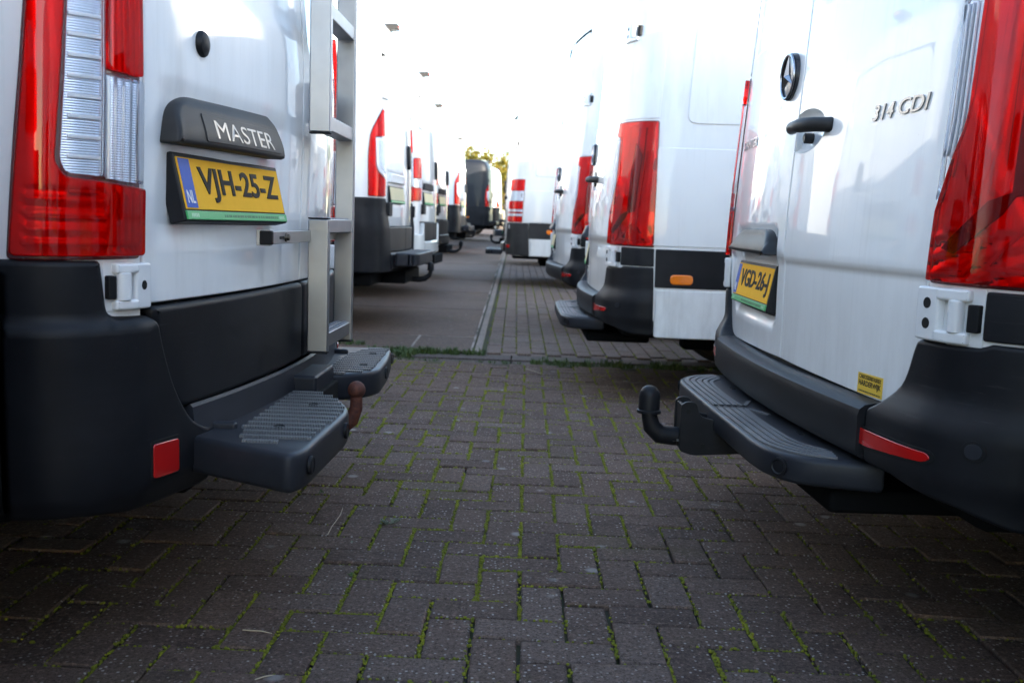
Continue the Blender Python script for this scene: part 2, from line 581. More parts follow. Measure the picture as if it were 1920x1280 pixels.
def panel(name, sf, poly, mat, parent, off=0.0, depth=.02, bev=.004, res=.03, fld=True, hole=None):
    """a skin panel that follows the van surface, rolled at its edge"""
    poly = np.array([p[:2] for p in poly], float)
    ar = np.sum(poly[:, 0] * np.roll(poly[:, 1], -1) - np.roll(poly[:, 0], -1) * poly[:, 1])
    if ar < 0:
        poly = poly[::-1]
    p = resample(poly, res)
    od, mit = outdirs(p)
    inner = p - od * (bev * mit)[:, None]
    lo, hi = inner.min(0), inner.max(0)
    gx = np.arange(lo[0] + res * .5, hi[0], res)
    gz = np.arange(lo[1] + res * .5, hi[1], res)
    G = np.stack(np.meshgrid(gx, gz), -1).reshape(-1, 2)
    if len(G):
        G = G[pip(inner, G)]
    if len(G):
        dmin = np.full(len(G), 9.)
        for k in range(0, len(inner), 64):
            dmin = np.minimum(dmin, np.linalg.norm(G[:, None] - inner[None, k:k + 64], axis=2).min(1))
        G = G[dmin > res * .45]
    n = len(p)
    edges = [(i, (i + 1) % n) for i in range(n)]
    extra = []
    if hole is not None:
        H_ = np.array(hole, float)
        if len(G):
            G = G[~pip(H_ * 1.0, G)]
            G = G[np.linalg.norm(G[:, None] - H_[None], axis=2).min(1) > res * .35]
        extra = [H_]
        edges += [(n + i, n + (i + 1) % len(H_)) for i in range(len(H_))]
    allp = np.vstack([inner] + extra + ([G] if len(G) else []))
    vo, eo, fo, ov, oe, of = geometry.delaunay_2d_cdt([Vector(q) for q in allp], edges, [], 1, 1e-6)
    vo = np.array([tuple(q) for q in vo])
    ring = [None] * n
    for i, src in enumerate(ov):
        for s_ in src:
            if s_ < n:
                ring[s_] = i
    ring = [r if r is not None else int(np.argmin(np.linalg.norm(vo - inner[k], axis=1))) for k, r in enumerate(ring)]
    faces = [tuple(f) for f in fo]
    if hole is not None:
        cen = np.array([vo[list(f)].mean(0) for f in faces])
        faces = [f for f, k_ in zip(faces, pip(np.array(hole), cen)) if not k_]
    V = sf.P(vo[:, 0], vo[:, 1], off, fld)
    Nn = sf.N(vo[:, 0], vo[:, 1], off, fld)

    def shift(h):
        return (lambda a, b: off(a, b) + h) if callable(off) else off + h
    e = .003
    T1 = sf.base(p[:, 0] + e, p[:, 1]) - sf.base(p[:, 0] - e, p[:, 1])
    T2 = sf.base(p[:, 0], p[:, 1] + e) - sf.base(p[:, 0], p[:, 1] - e)
    OD = (od[:, :1] * T1 + od[:, 1:] * T2) / (2 * e)
    OD /= np.linalg.norm(OD, axis=1, keepdims=True)
    Ne = sf.N(p[:, 0], p[:, 1], off, fld)
    rows, nrm = [], []
    for ins, h, w in ((.30, -.30, .75), (0.0, -1.0, 3.0), (0.0, None, 30.0)):
        q = p - od * (bev * ins * mit)[:, None]
        hh = bev * h if h is not None else -max(depth, bev * 1.2)
        rows.append(sf.P(q[:, 0], q[:, 1], shift(hh), fld))
        nn = Ne + OD * w
        nrm.append(nn / np.linalg.norm(nn, axis=1, keepdims=True))
    base = len(V)
    V = np.vstack([V] + rows)
    Nn = np.vstack([Nn] + nrm)
    for k in range(3):
        for i in range(n):
            j = (i + 1) % n
            a0, a1 = (ring[i], ring[j]) if k == 0 else (base + (k - 1) * n + i, base + (k - 1) * n + j)
            b0, b1 = base + k * n + i, base + k * n + j
            if len({a0, a1, b0, b1}) == 4:
                faces.append((a0, b0, b1, a1))
    return mesh_ob(name, V, faces, mat, parent, True, Nn)


TXT = {}


def text_shape(body, size=1.0, bold=0.0, ext=.02, bev=0.0):
    key = (body, bold, ext, bev)
    if key not in TXT:
        cu = bpy.data.curves.new('lettering', 'FONT')
        cu.body = body
        cu.size = 1.0
        cu.offset = bold
        cu.extrude = ext
        cu.bevel_depth = bev
        cu.resolution_u = 4
        ob = bpy.data.objects.new('lettering', cu)
        col.objects.link(ob)
        dg = bpy.context.evaluated_depsgraph_get()
        me = bpy.data.meshes.new_from_object(ob.evaluated_get(dg))
        V = np.array([tuple(q.co) for q in me.vertices])
        F = [tuple(f.vertices) for f in me.polygons]
        bpy.data.objects.remove(ob)
        bpy.data.curves.remove(cu)
        bpy.data.meshes.remove(me)
        lo, hi = V.min(0), V.max(0)
        V[:, :2] -= (lo[:2] + hi[:2]) / 2
        V[:, 2] -= lo[2]
        TXT[key] = (V, F)
    V, F = TXT[key]
    return V.copy(), F


def text_on(name, body, mat, parent, place, w, h, thick, bold=0.0, shear=0.0, bev=0.0):
    """lettering w x h metres; place maps (a right, b up, c out) arrays to points"""
    V, F = text_shape(body, bold=bold, bev=bev)
    e = np.ptp(V, axis=0)
    V[:, 0] *= w / e[0]
    V[:, 1] *= h / e[1]
    V[:, 2] *= thick / e[2]
    V[:, 0] += shear * V[:, 1]
    return mesh_ob(name, place(V[:, 0], V[:, 1], V[:, 2]), F, mat, parent, False)


def empty(name, loc=(0, 0, 0), rz=0.0):
    o = bpy.data.objects.new(name, None)
    o.empty_display_size = .2
    col.objects.link(o)
    o.location = loc
    o.rotation_euler = (0, 0, rz)
    return o


def tag(o, label, cat, group=None):
    o['label'] = label
    o['category'] = cat
    if group:
        o['group'] = group
    return o


def children(o):
    return [c for c in col.objects if c.parent == o]


def copy_tree(o, parent=None):
    c = o.copy()
    col.objects.link(c)
    c.parent = parent
    for ch in children(o):
        copy_tree(ch, c)
    return c


# ------------------------------------------------------------------ pieces shared by the vans
def van_body(root, sf, H, L, sdoor, zdoor, zbot, mat, lamp_cut=None):
    """painted shell: sides, corners and roof, open where the rear doors hang"""
    side = [1.05, 1.1, 1.2, 1.4, 1.8, 2.4, 3.2, 4.0, 4.6, 5.0, 5.3, L]
    rear = list(np.linspace(sdoor, 1.0, 12))
    half = rear + side
    mid = list(np.linspace(-sdoor, sdoor, 25))[1:-1]
    S = np.array([-q for q in half[::-1]] + mid + half)
    zs = sorted(set(list(np.linspace(zbot, zdoor, 22)) + [zdoor + (H - .3 - zdoor) * k for k in (.5, 1)]))
    rings = [sf.P(S, np.full(len(S), z), 0.0, False) for z in zs]
    nb = len(zs)
    top = rings[-1]
    for z, a, b in ((H - .20, .012, .025), (H - .11, .035, .06), (H - .05, .075, .11), (H - .015, .15, .22), (H, .36, .5)):
        q = top.copy()
        q[:, 1] *= 1 - a
        q[:, 0] = -L + (q[:, 0] + L) * (1 - b / L)
        q[:, 2] = z
        rings.append(q)
    n = len(S)
    V = np.vstack(rings)
    xa, xb, xc = -(L - 2.0), -(L - .95), -(L - .15)          # windscreen and bonnet
    xs = V[:, 0]
    cap = np.interp(-xs, [-xa, -xb, -xc], [H + .1, 1.35, 1.0])
    V[:, 2] = np.minimum(V[:, 2], cap)
    F = []
    for i in range(len(rings) - 1):
        for k in range(n - 1):
            if i < nb - 1 and zs[i + 1] <= zdoor + 1e-6 and abs(S[k] + S[k + 1]) / 2 < sdoor:
                continue
            F.append((i * n + k, i * n + k + 1, (i + 1) * n + k + 1, (i + 1) * n + k))
    t = (len(rings) - 1) * n
    for k in range(n // 2 - 1):
        F.append((t + k, t + k + 1, t + n - 2 - k, t + n - 1 - k))
    for i in range(len(rings) - 1):                               # nose
        F.append((i * n, (i + 1) * n, (i + 1) * n + n - 1, i * n + n - 1))
    mesh_ob('body', V, F, mat, root, True, sharp=38)
    a = np.linspace(-sdoor - .015, sdoor + .015, 21)              # dark door frame behind the gaps
    zz = np.linspace(zbot, zdoor + .015, 12)
    A, Z = np.meshgrid(a, zz)
    Q = sf.P(A.ravel(), Z.ravel(), -.022, False)
    m_ = len(a)
    mesh_ob('door_frame', Q, [(i * m_ + k, i * m_ + k + 1, (i + 1) * m_ + k + 1, (i + 1) * m_ + k)
                              for i in range(len(zz) - 1) for k in range(m_ - 1)], 'rubber', root)
    bm = bmesh.new()
    add_box(bm, (-L + .2, -.93, .36), (-.12, .93, zbot + .05), .03)
    add_box(bm, (-L + .5, -.6, .26), (-.5, -.45, .37), .02)
    add_box(bm, (-L + .5, .45, .26), (-.5, .6, .37), .02)
    add_tube(bm, [(-1.05, -.8, .33), (-1.05, .8, .33)], .05)
    bm_ob('underbody', bm, 'underbody_metal', root)
    for x in (-1.05, -(L - 1.0)):
        for sgn in (-1, 1):
            bm = bmesh.new()
            add_lathe(bm, [(.20, -.11), (.31, -.11), (.345, -.07), (.345, .07), (.31, .11), (.20, .11)], (x, sgn * .89, .345), 'y', 28)
            w = bm_ob('wheel', bm, 'tyre_rubber', root)
            bm = bmesh.new()
            add_lathe(bm, [(.05, -.09), (.19, -.085), (.20, .0), (.19, .085), (.05, .09)], (x, sgn * .90, .345), 'y', 20)
            bm_ob('rim', bm, 'wheel_metal', w)


def number_plate(root, sf, s0, z0, off, tilt, word, w=.50, h=.105, plain=False):
    """yellow plate in a black holder with a green strip along its foot; s0, z0 = middle of the plate"""
    C = sf.P(np.array([s0]), np.array([z0]), off)[0]
    T = sf.P(np.array([s0 + .1]), np.array([z0]), off)[0] - sf.P(np.array([s0 - .1]), np.array([z0]), off)[0]
    T[2] = 0
    T /= np.linalg.norm(T)
    Nh = np.cross(T, (0, 0, 1.0))
    U = -math.sin(tilt) * Nh + np.array((0, 0, 1)) * math.cos(tilt)
    O = math.cos(tilt) * Nh + np.array((0, 0, 1)) * math.sin(tilt)
    M = Matrix(((T[0], U[0], O[0], C[0]), (T[1], U[1], O[1], C[1]), (T[2], U[2], O[2], C[2]), (0, 0, 0, 1)))

    def place(a, b, c):
        return C + np.outer(a, T) + np.outer(b, U) + np.outer(c, O)
    bm = bmesh.new()
    g = .024
    add_box(bm, (-w / 2 - .010, -h / 2 - g, -.03), (w / 2 + .010, h / 2 + .010, .006), .004, mtx=M)
    fr = bm_ob('plate_holder', bm, 'black_plastic', root)
    bm = bmesh.new()
    add_box(bm, (-w / 2 - .004, -h / 2 - g + .003, .004), (w / 2 + .004, -h / 2 - .003, .0095), .0015, mtx=M)
    st = bm_ob('plate_strip', bm, 'plate_green', root)
    bm = bmesh.new()
    add_box(bm, (-w / 2, -h / 2, .004), (w / 2, h / 2, .0085), .0015, mtx=M)
    pl = bm_ob('number_plate', bm, 'plate_overexposed' if plain else 'plate_yellow', root)
    if word:
        pl['label'] = 'yellow number plate reading ' + word
    if plain:
        return
    bm = bmesh.new()
    add_box(bm, (-w / 2 + .003, -h / 2 + .003, .0088), (-w / 2 + .048, h / 2 - .003, .0094), 0, mtx=M)
    bm_ob('blue_band', bm, 'plate_blue', pl)
    text_on('country_letters', 'NL', 'plate_white', pl, lambda a, b, c: place(a - w / 2 + .026, b - h * .26, c + .0095), .030, .026, .0006, bold=.01)
    text_on('plate_lettering', word, 'plate_ink', pl, lambda a, b, c: place(a + .026, b, c + .0086), w * .80, h * .70, .0016, bold=.020)
    rr = random.Random(3)
    bm = bmesh.new()                                              # illegible small print on the strip
    x = -.09
    while x < .19:
        k = rr.uniform(.004, .011)
        add_box(bm, (x, -h / 2 - g * .62, .0096), (x + k, -h / 2 - g * .40, .0099), 0, mtx=M)
        x += k + rr.uniform(.0015, .006)
    bm_ob('strip_print', bm, 'dark_green_print', st)
    bm = bmesh.new()
    for x in (-w / 2 + .012, w / 2 - .045):
        for k in range(5):
            add_box(bm, (x + k * .0065, -h / 2 - g * .66, .0096), (x + k * .0065 + .005, -h / 2 - g * .34, .0099), 0, mtx=M)
    bm_ob('strip_print', bm, 'pale_green_print', st)


def tow_ball(root, c, reach, mat, cap=None):
    """swan neck with a ball (or a capped ball) at c, running back to the van by reach"""
    x, y, z = c
    bm = bmesh.new()
    add_tube(bm, [(x, y, z - .005), (x, y, z - .05), (x - .012, y, z - .085), (x - .05, y, z - .115), (x - .10, y, z - .125),
                  (x - reach, y, z - .12)], [.016, .018, .021, .023, .024, .026], 14)
    nk = bm_ob('tow_neck', bm, mat, root)
    bm = bmesh.new()
    if cap:
        add_lathe(bm, [(.028, -.042), (.033, -.042), (.033, -.034), (.030, -.032), (.030, .006), (.0275, .018), (.021, .028), (.011, .0345), (.003, .036)],
                  c, 'z', 26)
        bm_ob('ball_cap', bm, cap, nk)
    else:
        prof = [(.025 * math.sin(t), -.025 * math.cos(t)) for t in np.linspace(.35, math.pi - .25, 12)]
        add_lathe(bm, [(.017, -.06), (.017, -.026)] + prof, c, 'z', 26)
        bm_ob('tow_ball', bm, mat, nk)
    return nk


def roof_lamp(root, x, y, z):
    bm = bmesh.new()
    add_prism(bm, [(x - .16, z - .04), (x + .03, z - .01), (x + .04, z + .02), (x + .02, z + .035), (x - .10, z + .03)], y - .06, y + .06, .008, 'y')
    h = bm_ob('roof_lamp', bm, 'grey_plastic', root)
    bm = bmesh.new()
    add_box(bm, (x + .030, y - .05, z - .003), (x + .046, y + .05, z + .018), .004)
    bm_ob('lens', bm, 'reflector_red', h)


def hinge(root, sf, s_door, s_body, z0, z1, off, mat='hinge_paint', holes=1, wrap=True):
    """white leaf hinge: door leaf with bolt holes, knuckle cylinder and a dark stop on the body side"""
    sg = 1 if s_body > s_door else -1
    w = abs(s_body - s_door)
    lo, hi = s_door, s_door + sg * w * .66
    h = z1 - z0

    def rect(a, b, c, d, r):
        return rnd_poly([(min(a, b), c, r), (max(a, b), c, r), (max(a, b), d, r), (min(a, b), d, r)], 3)
    m = lo + sg * w * .42
    leaf = panel('hinge_leaf', sf, rect(lo, m, z0, z1, .006), mat, root, off + .012, .02, .005, .015, False)
    for a, b in ((z0, z0 + h * .22), (z1 - h * .22, z1)):
        panel('hinge_ear', sf, rect(m - sg * .006, lo + sg * w * .86, a, b, .005), mat, leaf, off + .014, .024, .006, .012, False)
    P0 = sf.P(np.array([lo + sg * w * .66]), np.array([z0]), off + .004, False)[0]
    bm = bmesh.new()
    add_lathe(bm, [(.012, z0 + h * .20), (.0155, z0 + h * .22), (.0155, z1 - h * .22), (.012, z1 - h * .20)], (P0[0], P0[1], 0), 'z', 18)
    bm_ob('hinge_knuckle', bm, mat, leaf)
    panel('hinge_stop', sf, rect(lo + sg * w * .84, s_body, z0 + h * .24, z1 - h * .26, .003), 'rubber', leaf, off + .012, .02, .003, .012, False)
    panel('hinge_plate', sf, rect(lo + sg * w * .5, s_body + sg * .004, z0 - .004, z1 + .004, .004), mat, leaf, off - .002, .02, .003, .015, False)
    for k in range(holes):
        zc = z0 + h * ((k + .5) / holes if holes > 1 else .52) if holes == 1 else z0 + h * (.32 + .38 * k)
        panel('bolt_hole', sf, ellipse((lo + m) / 2 + sg * w * .02, zc, w * .075, h * .105, 16), 'rubber', leaf, off + .0128, .003, .0006, .02, False)
    return leaf


def rbox_sz(sf_, a0, a1, c0, c1, soft):
    return lambda a, z: sst(a0, a0 + soft, a) * (1 - sst(a1 - soft, a1, a)) * sst(c0, c0 + soft, z) * (1 - sst(c1 - soft, c1, z))


def mir(poly, sg):
    return [(sg * p[0], *p[1:]) for p in poly]


def loft_s(name, sf, stations, section, mat, parent, wiggle=None):
    """bar that follows the van outline: section of (off, z) swept over stations of s"""
    V, n = [], len(section)
    for a in stations:
        o = np.array([q[0] for q in section])
        z = np.array([q[1] for q in section])
        B = sf.base(np.full(n, a), z)
        V.append(B + sf.fd(sf.base, np.full(n, a), z) * o[:, None])
    V = np.vstack(V)
    F = []
    for i in range(len(stations) - 1):
        for k in range(n):
            j = (k + 1) % n
            F.append((i * n + k, i * n + j, (i + 1) * n + j, (i + 1) * n + k))
    m_ = (len(stations) - 1) * n
    F.append(tuple(range(n))[::-1])
    F.append(tuple(m_ + k for k in range(n)))
    bm = bmesh.new()
    vv = [bm.verts.new(q) for q in V]
    for f in F:
        bm.faces.new([vv[i] for i in f])
    return bm_ob(name, bm, mat, parent, sharp=32)


def lamp_zone(lamp, sf, poly, refl, lensmat, off, relief=None, res=.025):
    panel('reflector', sf, poly, refl, lamp, relief or off + .002, .004, .002, res, False)
    panel('lens', sf, poly, lensmat, lamp, off + .015, .013, .003, .03, False)


# ------------------------------------------------------------------ van type: tall rear lamps, name strip over the plate
def build_strip_van(paint_='white_paint', word='VJH-25-Z', ladder=True):
    half = [(0, 0), (-.0055, .2), (-.021, .4), (-.047, .6), (-.09, .83), (-.115, .9), (-.17, .965), (-.27, 1.0), (-.5, 1.02), (-2.5, 1.02), (-6.0, 1.0)]
    lean = [(.2, -.012), (.8, -.008), (1.2, 0), (1.5, -.012), (2.5, -.09), (2.8, -.12)]
    wid = [(.2, .99), (1.2, 1), (2.5, .93), (2.8, .91)]

    def field(a, z):
        f = -.007 * rbox_sz(None, -.82, -.12, .83, 1.18, .06)(a, z)
        f = f - .006 * sst(1.36, 1.42, z) * (sst(.06, .12, np.abs(a)) - sst(.70, .76, np.abs(a)))
        return f
    sf = Surf(half, lean, wid, field)
    root = empty('delivery_van')
    van_body(root, sf, 2.50, 5.9, .853, 2.15, .36, paint_)
    for sg in (-1, 1):
        door = rnd_poly(mir([(-.004, .737, .004), (-.842, .735, .03), (-.848, 1.2), (-.845, 2.08, .06), (-.77, 2.14, .06), (-.004, 2.14, .004)], -sg), 5)
        panel('rear_door', sf, door, paint_, root, 0.0, .02, .0045, .016 if sg < 0 else .03)
        clad = rnd_poly(mir([(-.006, .733, .02), (-.826, .729, .012), (-.816, .655, .05), (-.79, .585, .05), (-.745, .522, .03), (-.72, .514, .03), (-.006, .520, .012)], -sg), 4)
        panel('door_cladding', sf, clad, 'black_plastic', root, .014, .03, .013, .035, False)
        corner = rnd_poly(mir([(-2.1, .345), (-1.0, .352), (-.9, .34), (-.66, .331), (-.614, .335, .01), (-.614, .458, .012), (-.665, .463, .03), (-.725, .495, .03),
                               (-.778, .562, .05), (-.813, .64, .05), (-.834, .714, .02), (-.935, .718, .02), (-.947, .820, .008), (-2.1, .820)], -sg), 4)

        def coff(a, z):
            aa = np.abs(a)
            return .012 + .018 * (1 - sst(.695, .725, z)) * (1 - .6 * sst(1.0, 1.3, aa)) - .02 * (1 - sst(.335, .40, z)) + .006 * sst(.9, 1.0, aa)
        bc = panel('bumper_corner', sf, corner, 'black_plastic', root, coff, .05, .012, .022, False)
        rec = rnd_poly(mir([(-.768, .388, .012), (-.868, .392, .012), (-.868, .474, .012), (-.768, .470, .012)], -sg), 4)
        panel('reflector_recess', sf, rec, 'rubber', bc, lambda a, z: coff(a, z) + .0012, .002, .0008, .03, False)
        ref = rnd_poly(mir([(-.777, .395, .008), (-.860, .399, .008), (-.860, .467, .008), (-.777, .463, .008)], -sg), 4)
        rf = panel('reflector', sf, ref, 'reflector_red', bc, lambda a, z: coff(a, z) + .004, .004, .002, .02, False)
        rf['label'] = 'square red reflector low on the black bumper corner'
        # tail lamp
        out = rnd_poly(mir([(-.856, .822, .012), (-1.098, .819, .012), (-1.085, 1.05), (-1.068, 1.28), (-1.045, 1.52, .05), (-.99, 1.575, .04), (-.872, 1.575, .02), (-.866, 1.3)], -sg), 4)
        lamp = panel('tail_lamp', sf, out, 'lamp_bezel', root, .004, .012, .003, .04, False)
        red = rnd_poly(mir([(-.860, .829, .01), (-1.090, .827, .012), (-1.060, 1.28), (-1.040, 1.50, .04), (-1.012, 1.52, .02), (-1.006, 1.28), (-1.021, .992, .012), (-1.005, .966, .012), (-.940, .961), (-.860, .952, .006)], -sg), 4)

        def rel(a, z, sg=sg):
            q = -a * -sg if False else np.abs(a)
            r1 = ((q > .935) & (q < 1.068) & (z > .842) & (z < .945))
            hb = .0035 * np.sin((z - .842) * 2 * np.pi / .026)
            r2 = ((q > .866) & (q < .925) & (z > .838) & (z < .945))
            return .007 + np.where(r1, hb, 0) + np.where(r2, .003 * np.sin(q * 2 * np.pi / .014), 0) + .003 * sst(1.03, 1.05, q)
        lamp_zone(lamp, sf, red, 'lamp_red', 'red_lens', .004, rel, .0075 if sg < 0 else .03)
        for c0, c1, s0_, s1_ in ((.846, .852, -1.07, -.872), (.893, .8965, -1.06, -.935), (.938, .944, -1.0, -.95)):
            panel('glow_bar', sf, rnd_poly(mir([(s0_, c0, .002), (s1_, c0, .002), (s1_, c1, .002), (s0_, c1, .002)], -sg), 2), 'reflector_red', lamp, .014, .004, .0015, .02, False)
        clr = rnd_poly(mir([(-.945, .968, .008), (-1.004, .973, .008), (-1.014, .995, .01), (-1.002, 1.28), (-1.005, 1.50, .02), (-.945, 1.52, .02)], -sg), 4)
        lamp_zone(lamp, sf, clr, 'lamp_flutes', 'clear_lens', .004)
        for k in range(15):
            z = .998 + k * .0345
            panel('ridge', sf, mir([(-1.002, z), (-.949, z), (-.949, z + .0065), (-1.002, z + .0065)], -sg), 'lamp_white', lamp, .0105, .004, .0015, .03, False)
        cl2 = rnd_poly(mir([(-.867, .960, .006), (-.940, .966, .006), (-.942, 1.150, .006), (-.870, 1.144, .006)], -sg), 4)
        lamp_zone(lamp, sf, cl2, 'lamp_flutes', 'clear_lens', .004, lambda a, z: .006 + .003 * np.sin(a * 2 * np.pi / .016), .008)
        for k in (0, 1):
            a0 = -.938 + k * .066
            panel('ridge', sf, mir([(a0, .966), (a0 + .006, .966), (a0 + .004, 1.146), (a0 - .002, 1.146)], -sg), 'lamp_white', lamp, .0115, .004, .0015, .03, False)
        up = rnd_poly(mir([(-.871, 1.152, .006), (-.942, 1.158, .012), (-.939, 1.50, .02), (-.876, 1.55, .02)], -sg), 4)
        lamp_zone(lamp, sf, up, 'lamp_red', 'red_lens', .004, lambda a, z: .006 + .0025 * np.sin(a * 2 * np.pi / .012), .006 if sg < 0 else .03)
        hinge(root, sf, sg * .838, sg * .936, .729, .815, .004)
        hinge(root, sf, sg * .838, sg * .936, 1.80, 1.886, .004)
    # name strip and plate on the left door
    strip = rnd_poly([(-.790, 1.043, .008), (-.275, 1.048, .008), (-.268, 1.10, .03), (-.290, 1.150, .02), (-.715, 1.142, .035), (-.775, 1.115, .04)], 6)

    def soff(a, z):
        return .018 + .028 * (1 - sst(1.05, 1.15, z)) - .012 * sst(1.12, 1.15, z)
    st = panel('name_strip', sf, strip, 'grey_plastic', root, soff, .07, .011, .012)
    panel('badge_panel', sf, rnd_poly([(-.690, 1.056, .006), (-.312, 1.060, .008), (-.318, 1.114, .008), (-.686, 1.112, .006)], 4), 'grey_plastic', st,
          lambda a, z: soff(a, z) + .0025, .003, .001, .012)
    text_on('badge_letters', 'MASTER', 'badge_metal', st, lambda a, b, c: sf.P(a - .500, b + 1.084, lambda p, q: soff(p, q) + .0026 + c), .290, .037, .0010, bold=.0)
    number_plate(root, sf, -.500, .968, .010, R(13), word)
    bm = bmesh.new()
    c = sf.P(np.array([-.645]), np.array([1.254]), 0.0)[0]
    add_lathe(bm, [(.0265, -.004), (.0265, .003), (.024, .008), (.015, .0125), (.004, .014)], (c[0], c[1], c[2]), 'x', 26)
    bm_ob('rubber_plug', bm, 'black_plastic', root)
    hb = rnd_poly([(.075, 1.175, .03), (.135, 1.175, .03), (.135, 1.285, .03), (.075, 1.285, .03)], 5)
    panel('door_handle', sf, hb, 'grey_plastic', root, .055, .06, .015, .015)
    # bumper between the corners, split step, tow ball
    loft_s('bumper_centre', sf, np.linspace(-.70, .70, 25), [(-.14, .36), (-.12, .500), (-.02, .503), (.004, .514), (.012, .516), (.018, .510), (.023, .47), (.027, .448), (.027, .40), (.01, .36)], 'step_plastic', root)
    for sg in (-1, 1):
        bm = bmesh.new()
        pl = rnd_poly([(-.03, .135 * sg, .02), (.062, .15 * sg, .04), (.145, .205 * sg, .05), (.214, .36 * sg, .08), (.206, .79 * sg, .04), (.185, .842 * sg, .04), (.022, .752 * sg, .05), (-.09, .69 * sg)], 6)
        if sg > 0:
            pl = rnd_poly([(-.03, .135, .02), (.052, .15, .04), (.125, .185, .05), (.178, .27, .07), (.166, .52), (.140, .765, .04), (.105, .815, .04), (-.05, .775, .05), (-.09, .70)], 6)
        add_slab(bm, pl, .372, .452, .013)
        stp = bm_ob('step', bm, 'step_plastic', root, sharp=60)
        for k in range(14):
            bm = bmesh.new()
            y = .165 + k * .0435
            x0, x1 = .020, np.interp(y, [.15, .20, .36, .75, .80], [.080, .132, .198, .190, .160])
            if sg > 0:
                x1 = min(x1, .150 - .045 * (y - .3) ) if y > .2 else x1 - .01
            if k > 10:
                x0 = .030 + .006 * (k - 10)
            if k == 13:
                x0, x1 = .060, .13
            x = x0
            while x < x1:
                add_prism(bm, [(x, sg * y), (x + .0038, sg * y), (x + .0056, sg * (y + .017)), (x + .0018, sg * (y + .017))], .4505, .4575)
                x += .0058
            bm_ob('tread_strip', bm, 'tread_grey', stp, smooth=False)
        for xx, yy in ((.115, .34), (.10, .60)):
            bm = bmesh.new()
            add_lathe(bm, [(.013, .4505), (.013, .4575), (.010, .4585), (.008, .454)], (xx, sg * yy, 0), 'z', 16)
            bm_ob('step_bolt', bm, 'rubber', stp)
        for yy in (.44, .77):
            bm = bmesh.new()
            add_lathe(bm, [(.019, .0), (.019, .006), (.016, .0075), (.013, .006), (.006, .0065)], ((.207 if yy > .5 else .2125) if sg < 0 else (.1375 if yy > .5 else .168), sg * yy, .417), 'x', 20)
            bm_ob('parking_sensor', bm, 'black_plastic', stp)
        bm = bmesh.new()
        add_box(bm, (-.10, sg * .607, .345), (.012, sg * .627, .466), .007)
        bm_ob('bumper_rib', bm, 'step_plastic', root)
    bm = bmesh.new()
    add_box(bm, (-.02, -.118, .40), (.070, .108, .489), .009, 3)
    blk = bm_ob('socket_cover', bm, 'step_plastic', root)
    bm = bmesh.new()
    add_box(bm, (.058, -.07, .462), (.0675, .06, .474), .002)
    bm_ob('slot', bm, 'rubber', blk)
    bm = bmesh.new()
    add_box(bm, (-.10, -.10, .36), (.085, .10, .446), .006)
    add_box(bm, (-.3, -.62, .30), (-.10, .62, .37), .01)
    bm_ob('tow_receiver', bm, 'underbody_metal', root)
    tow_ball(root, (.157, 0.0, .436), .14, 'rust')
    roof_lamp(root, -.25, 0, 2.46)
    if ladder:
        lad = empty('door_ladder')
        lad.parent = root
        yn, yf = -.060, .280
        for y, segs in ((yn, ((.548, .907), (1.136, 2.30))), (yf, ((.540, 2.34),))):
            for z0, z1 in segs:
                bm = bmesh.new()
                add_box(bm, (.032, y - .013, z0), (.088, y + .013, z1), .004)
                rl = bm_ob('ladder_rail', bm, 'stainless', lad)
                for zz in (z0 - .004, z1):
                    if zz < 2:
                        bm = bmesh.new()
                        add_box(bm, (.0325, y - .0125, zz), (.0875, y + .0125, zz + .004), .001)
                        bm_ob('end_cap', bm, 'rubber', rl)
        for zt in (.598, .908, 1.180, 1.472, 1.76, 2.05, 2.30):
            bm = bmesh.new()
            add_box(bm, (.036, yn + .013, zt - .038), (.084, yf - .013, zt), .003)
            rg = bm_ob('rung', bm, 'stainless', lad)
            bm = bmesh.new()
            for i in range(9):
                for j in range(2):
                    add_lathe(bm, [(.0085, zt - .001), (.0080, zt + .003), (.0060, zt + .0042), (.0045, zt + .0025)], (.048 + .024 * j, yn + .035 + i * .034, 0), 'z', 10)
            bm_ob('tread_dimples', bm, 'stainless', rg)
        bm = bmesh.new()
        add_box(bm, (.034, -.445, .846), (.040, .30, .876), .0015)
        add_box(bm, (.0, -.44, .842), (.034, -.425, .880), .002)
        br = bm_ob('ladder_bracket', bm, 'stainless', lad)
        bm = bmesh.new()
        add_box(bm, (.012, -.456, .845), (.0415, -.440, .877), .003)
        bm_ob('end_cap', bm, 'rubber', br)
        bm = bmesh.new()
        add_lathe(bm, [(.011, .040), (.011, .0425), (.0075, .043), (.0075, .049), (.005, .050)], (0, -.328, .861), 'x', 12)
        bm_ob('bolt', bm, 'bolt_metal', br)
        bm = bmesh.new()
        add_prism(bm, rnd_poly([(-.385, .857, .003), (-.345, .857, .003), (-.345, .864, .003), (-.385, .864, .003)], 3), .0392, .0408, 0, 'x')
        bm_ob('slot', bm, 'rubber', br)
        for z in (1.76, .861):
            for y in (yn, yf):
                bm = bmesh.new()
                add_box(bm, (-.03, y - .010, z - .012), (.036, y + .010, z + .012), .002)
                bm_ob('stand_off', bm, 'stainless', lad)
    return root, sf


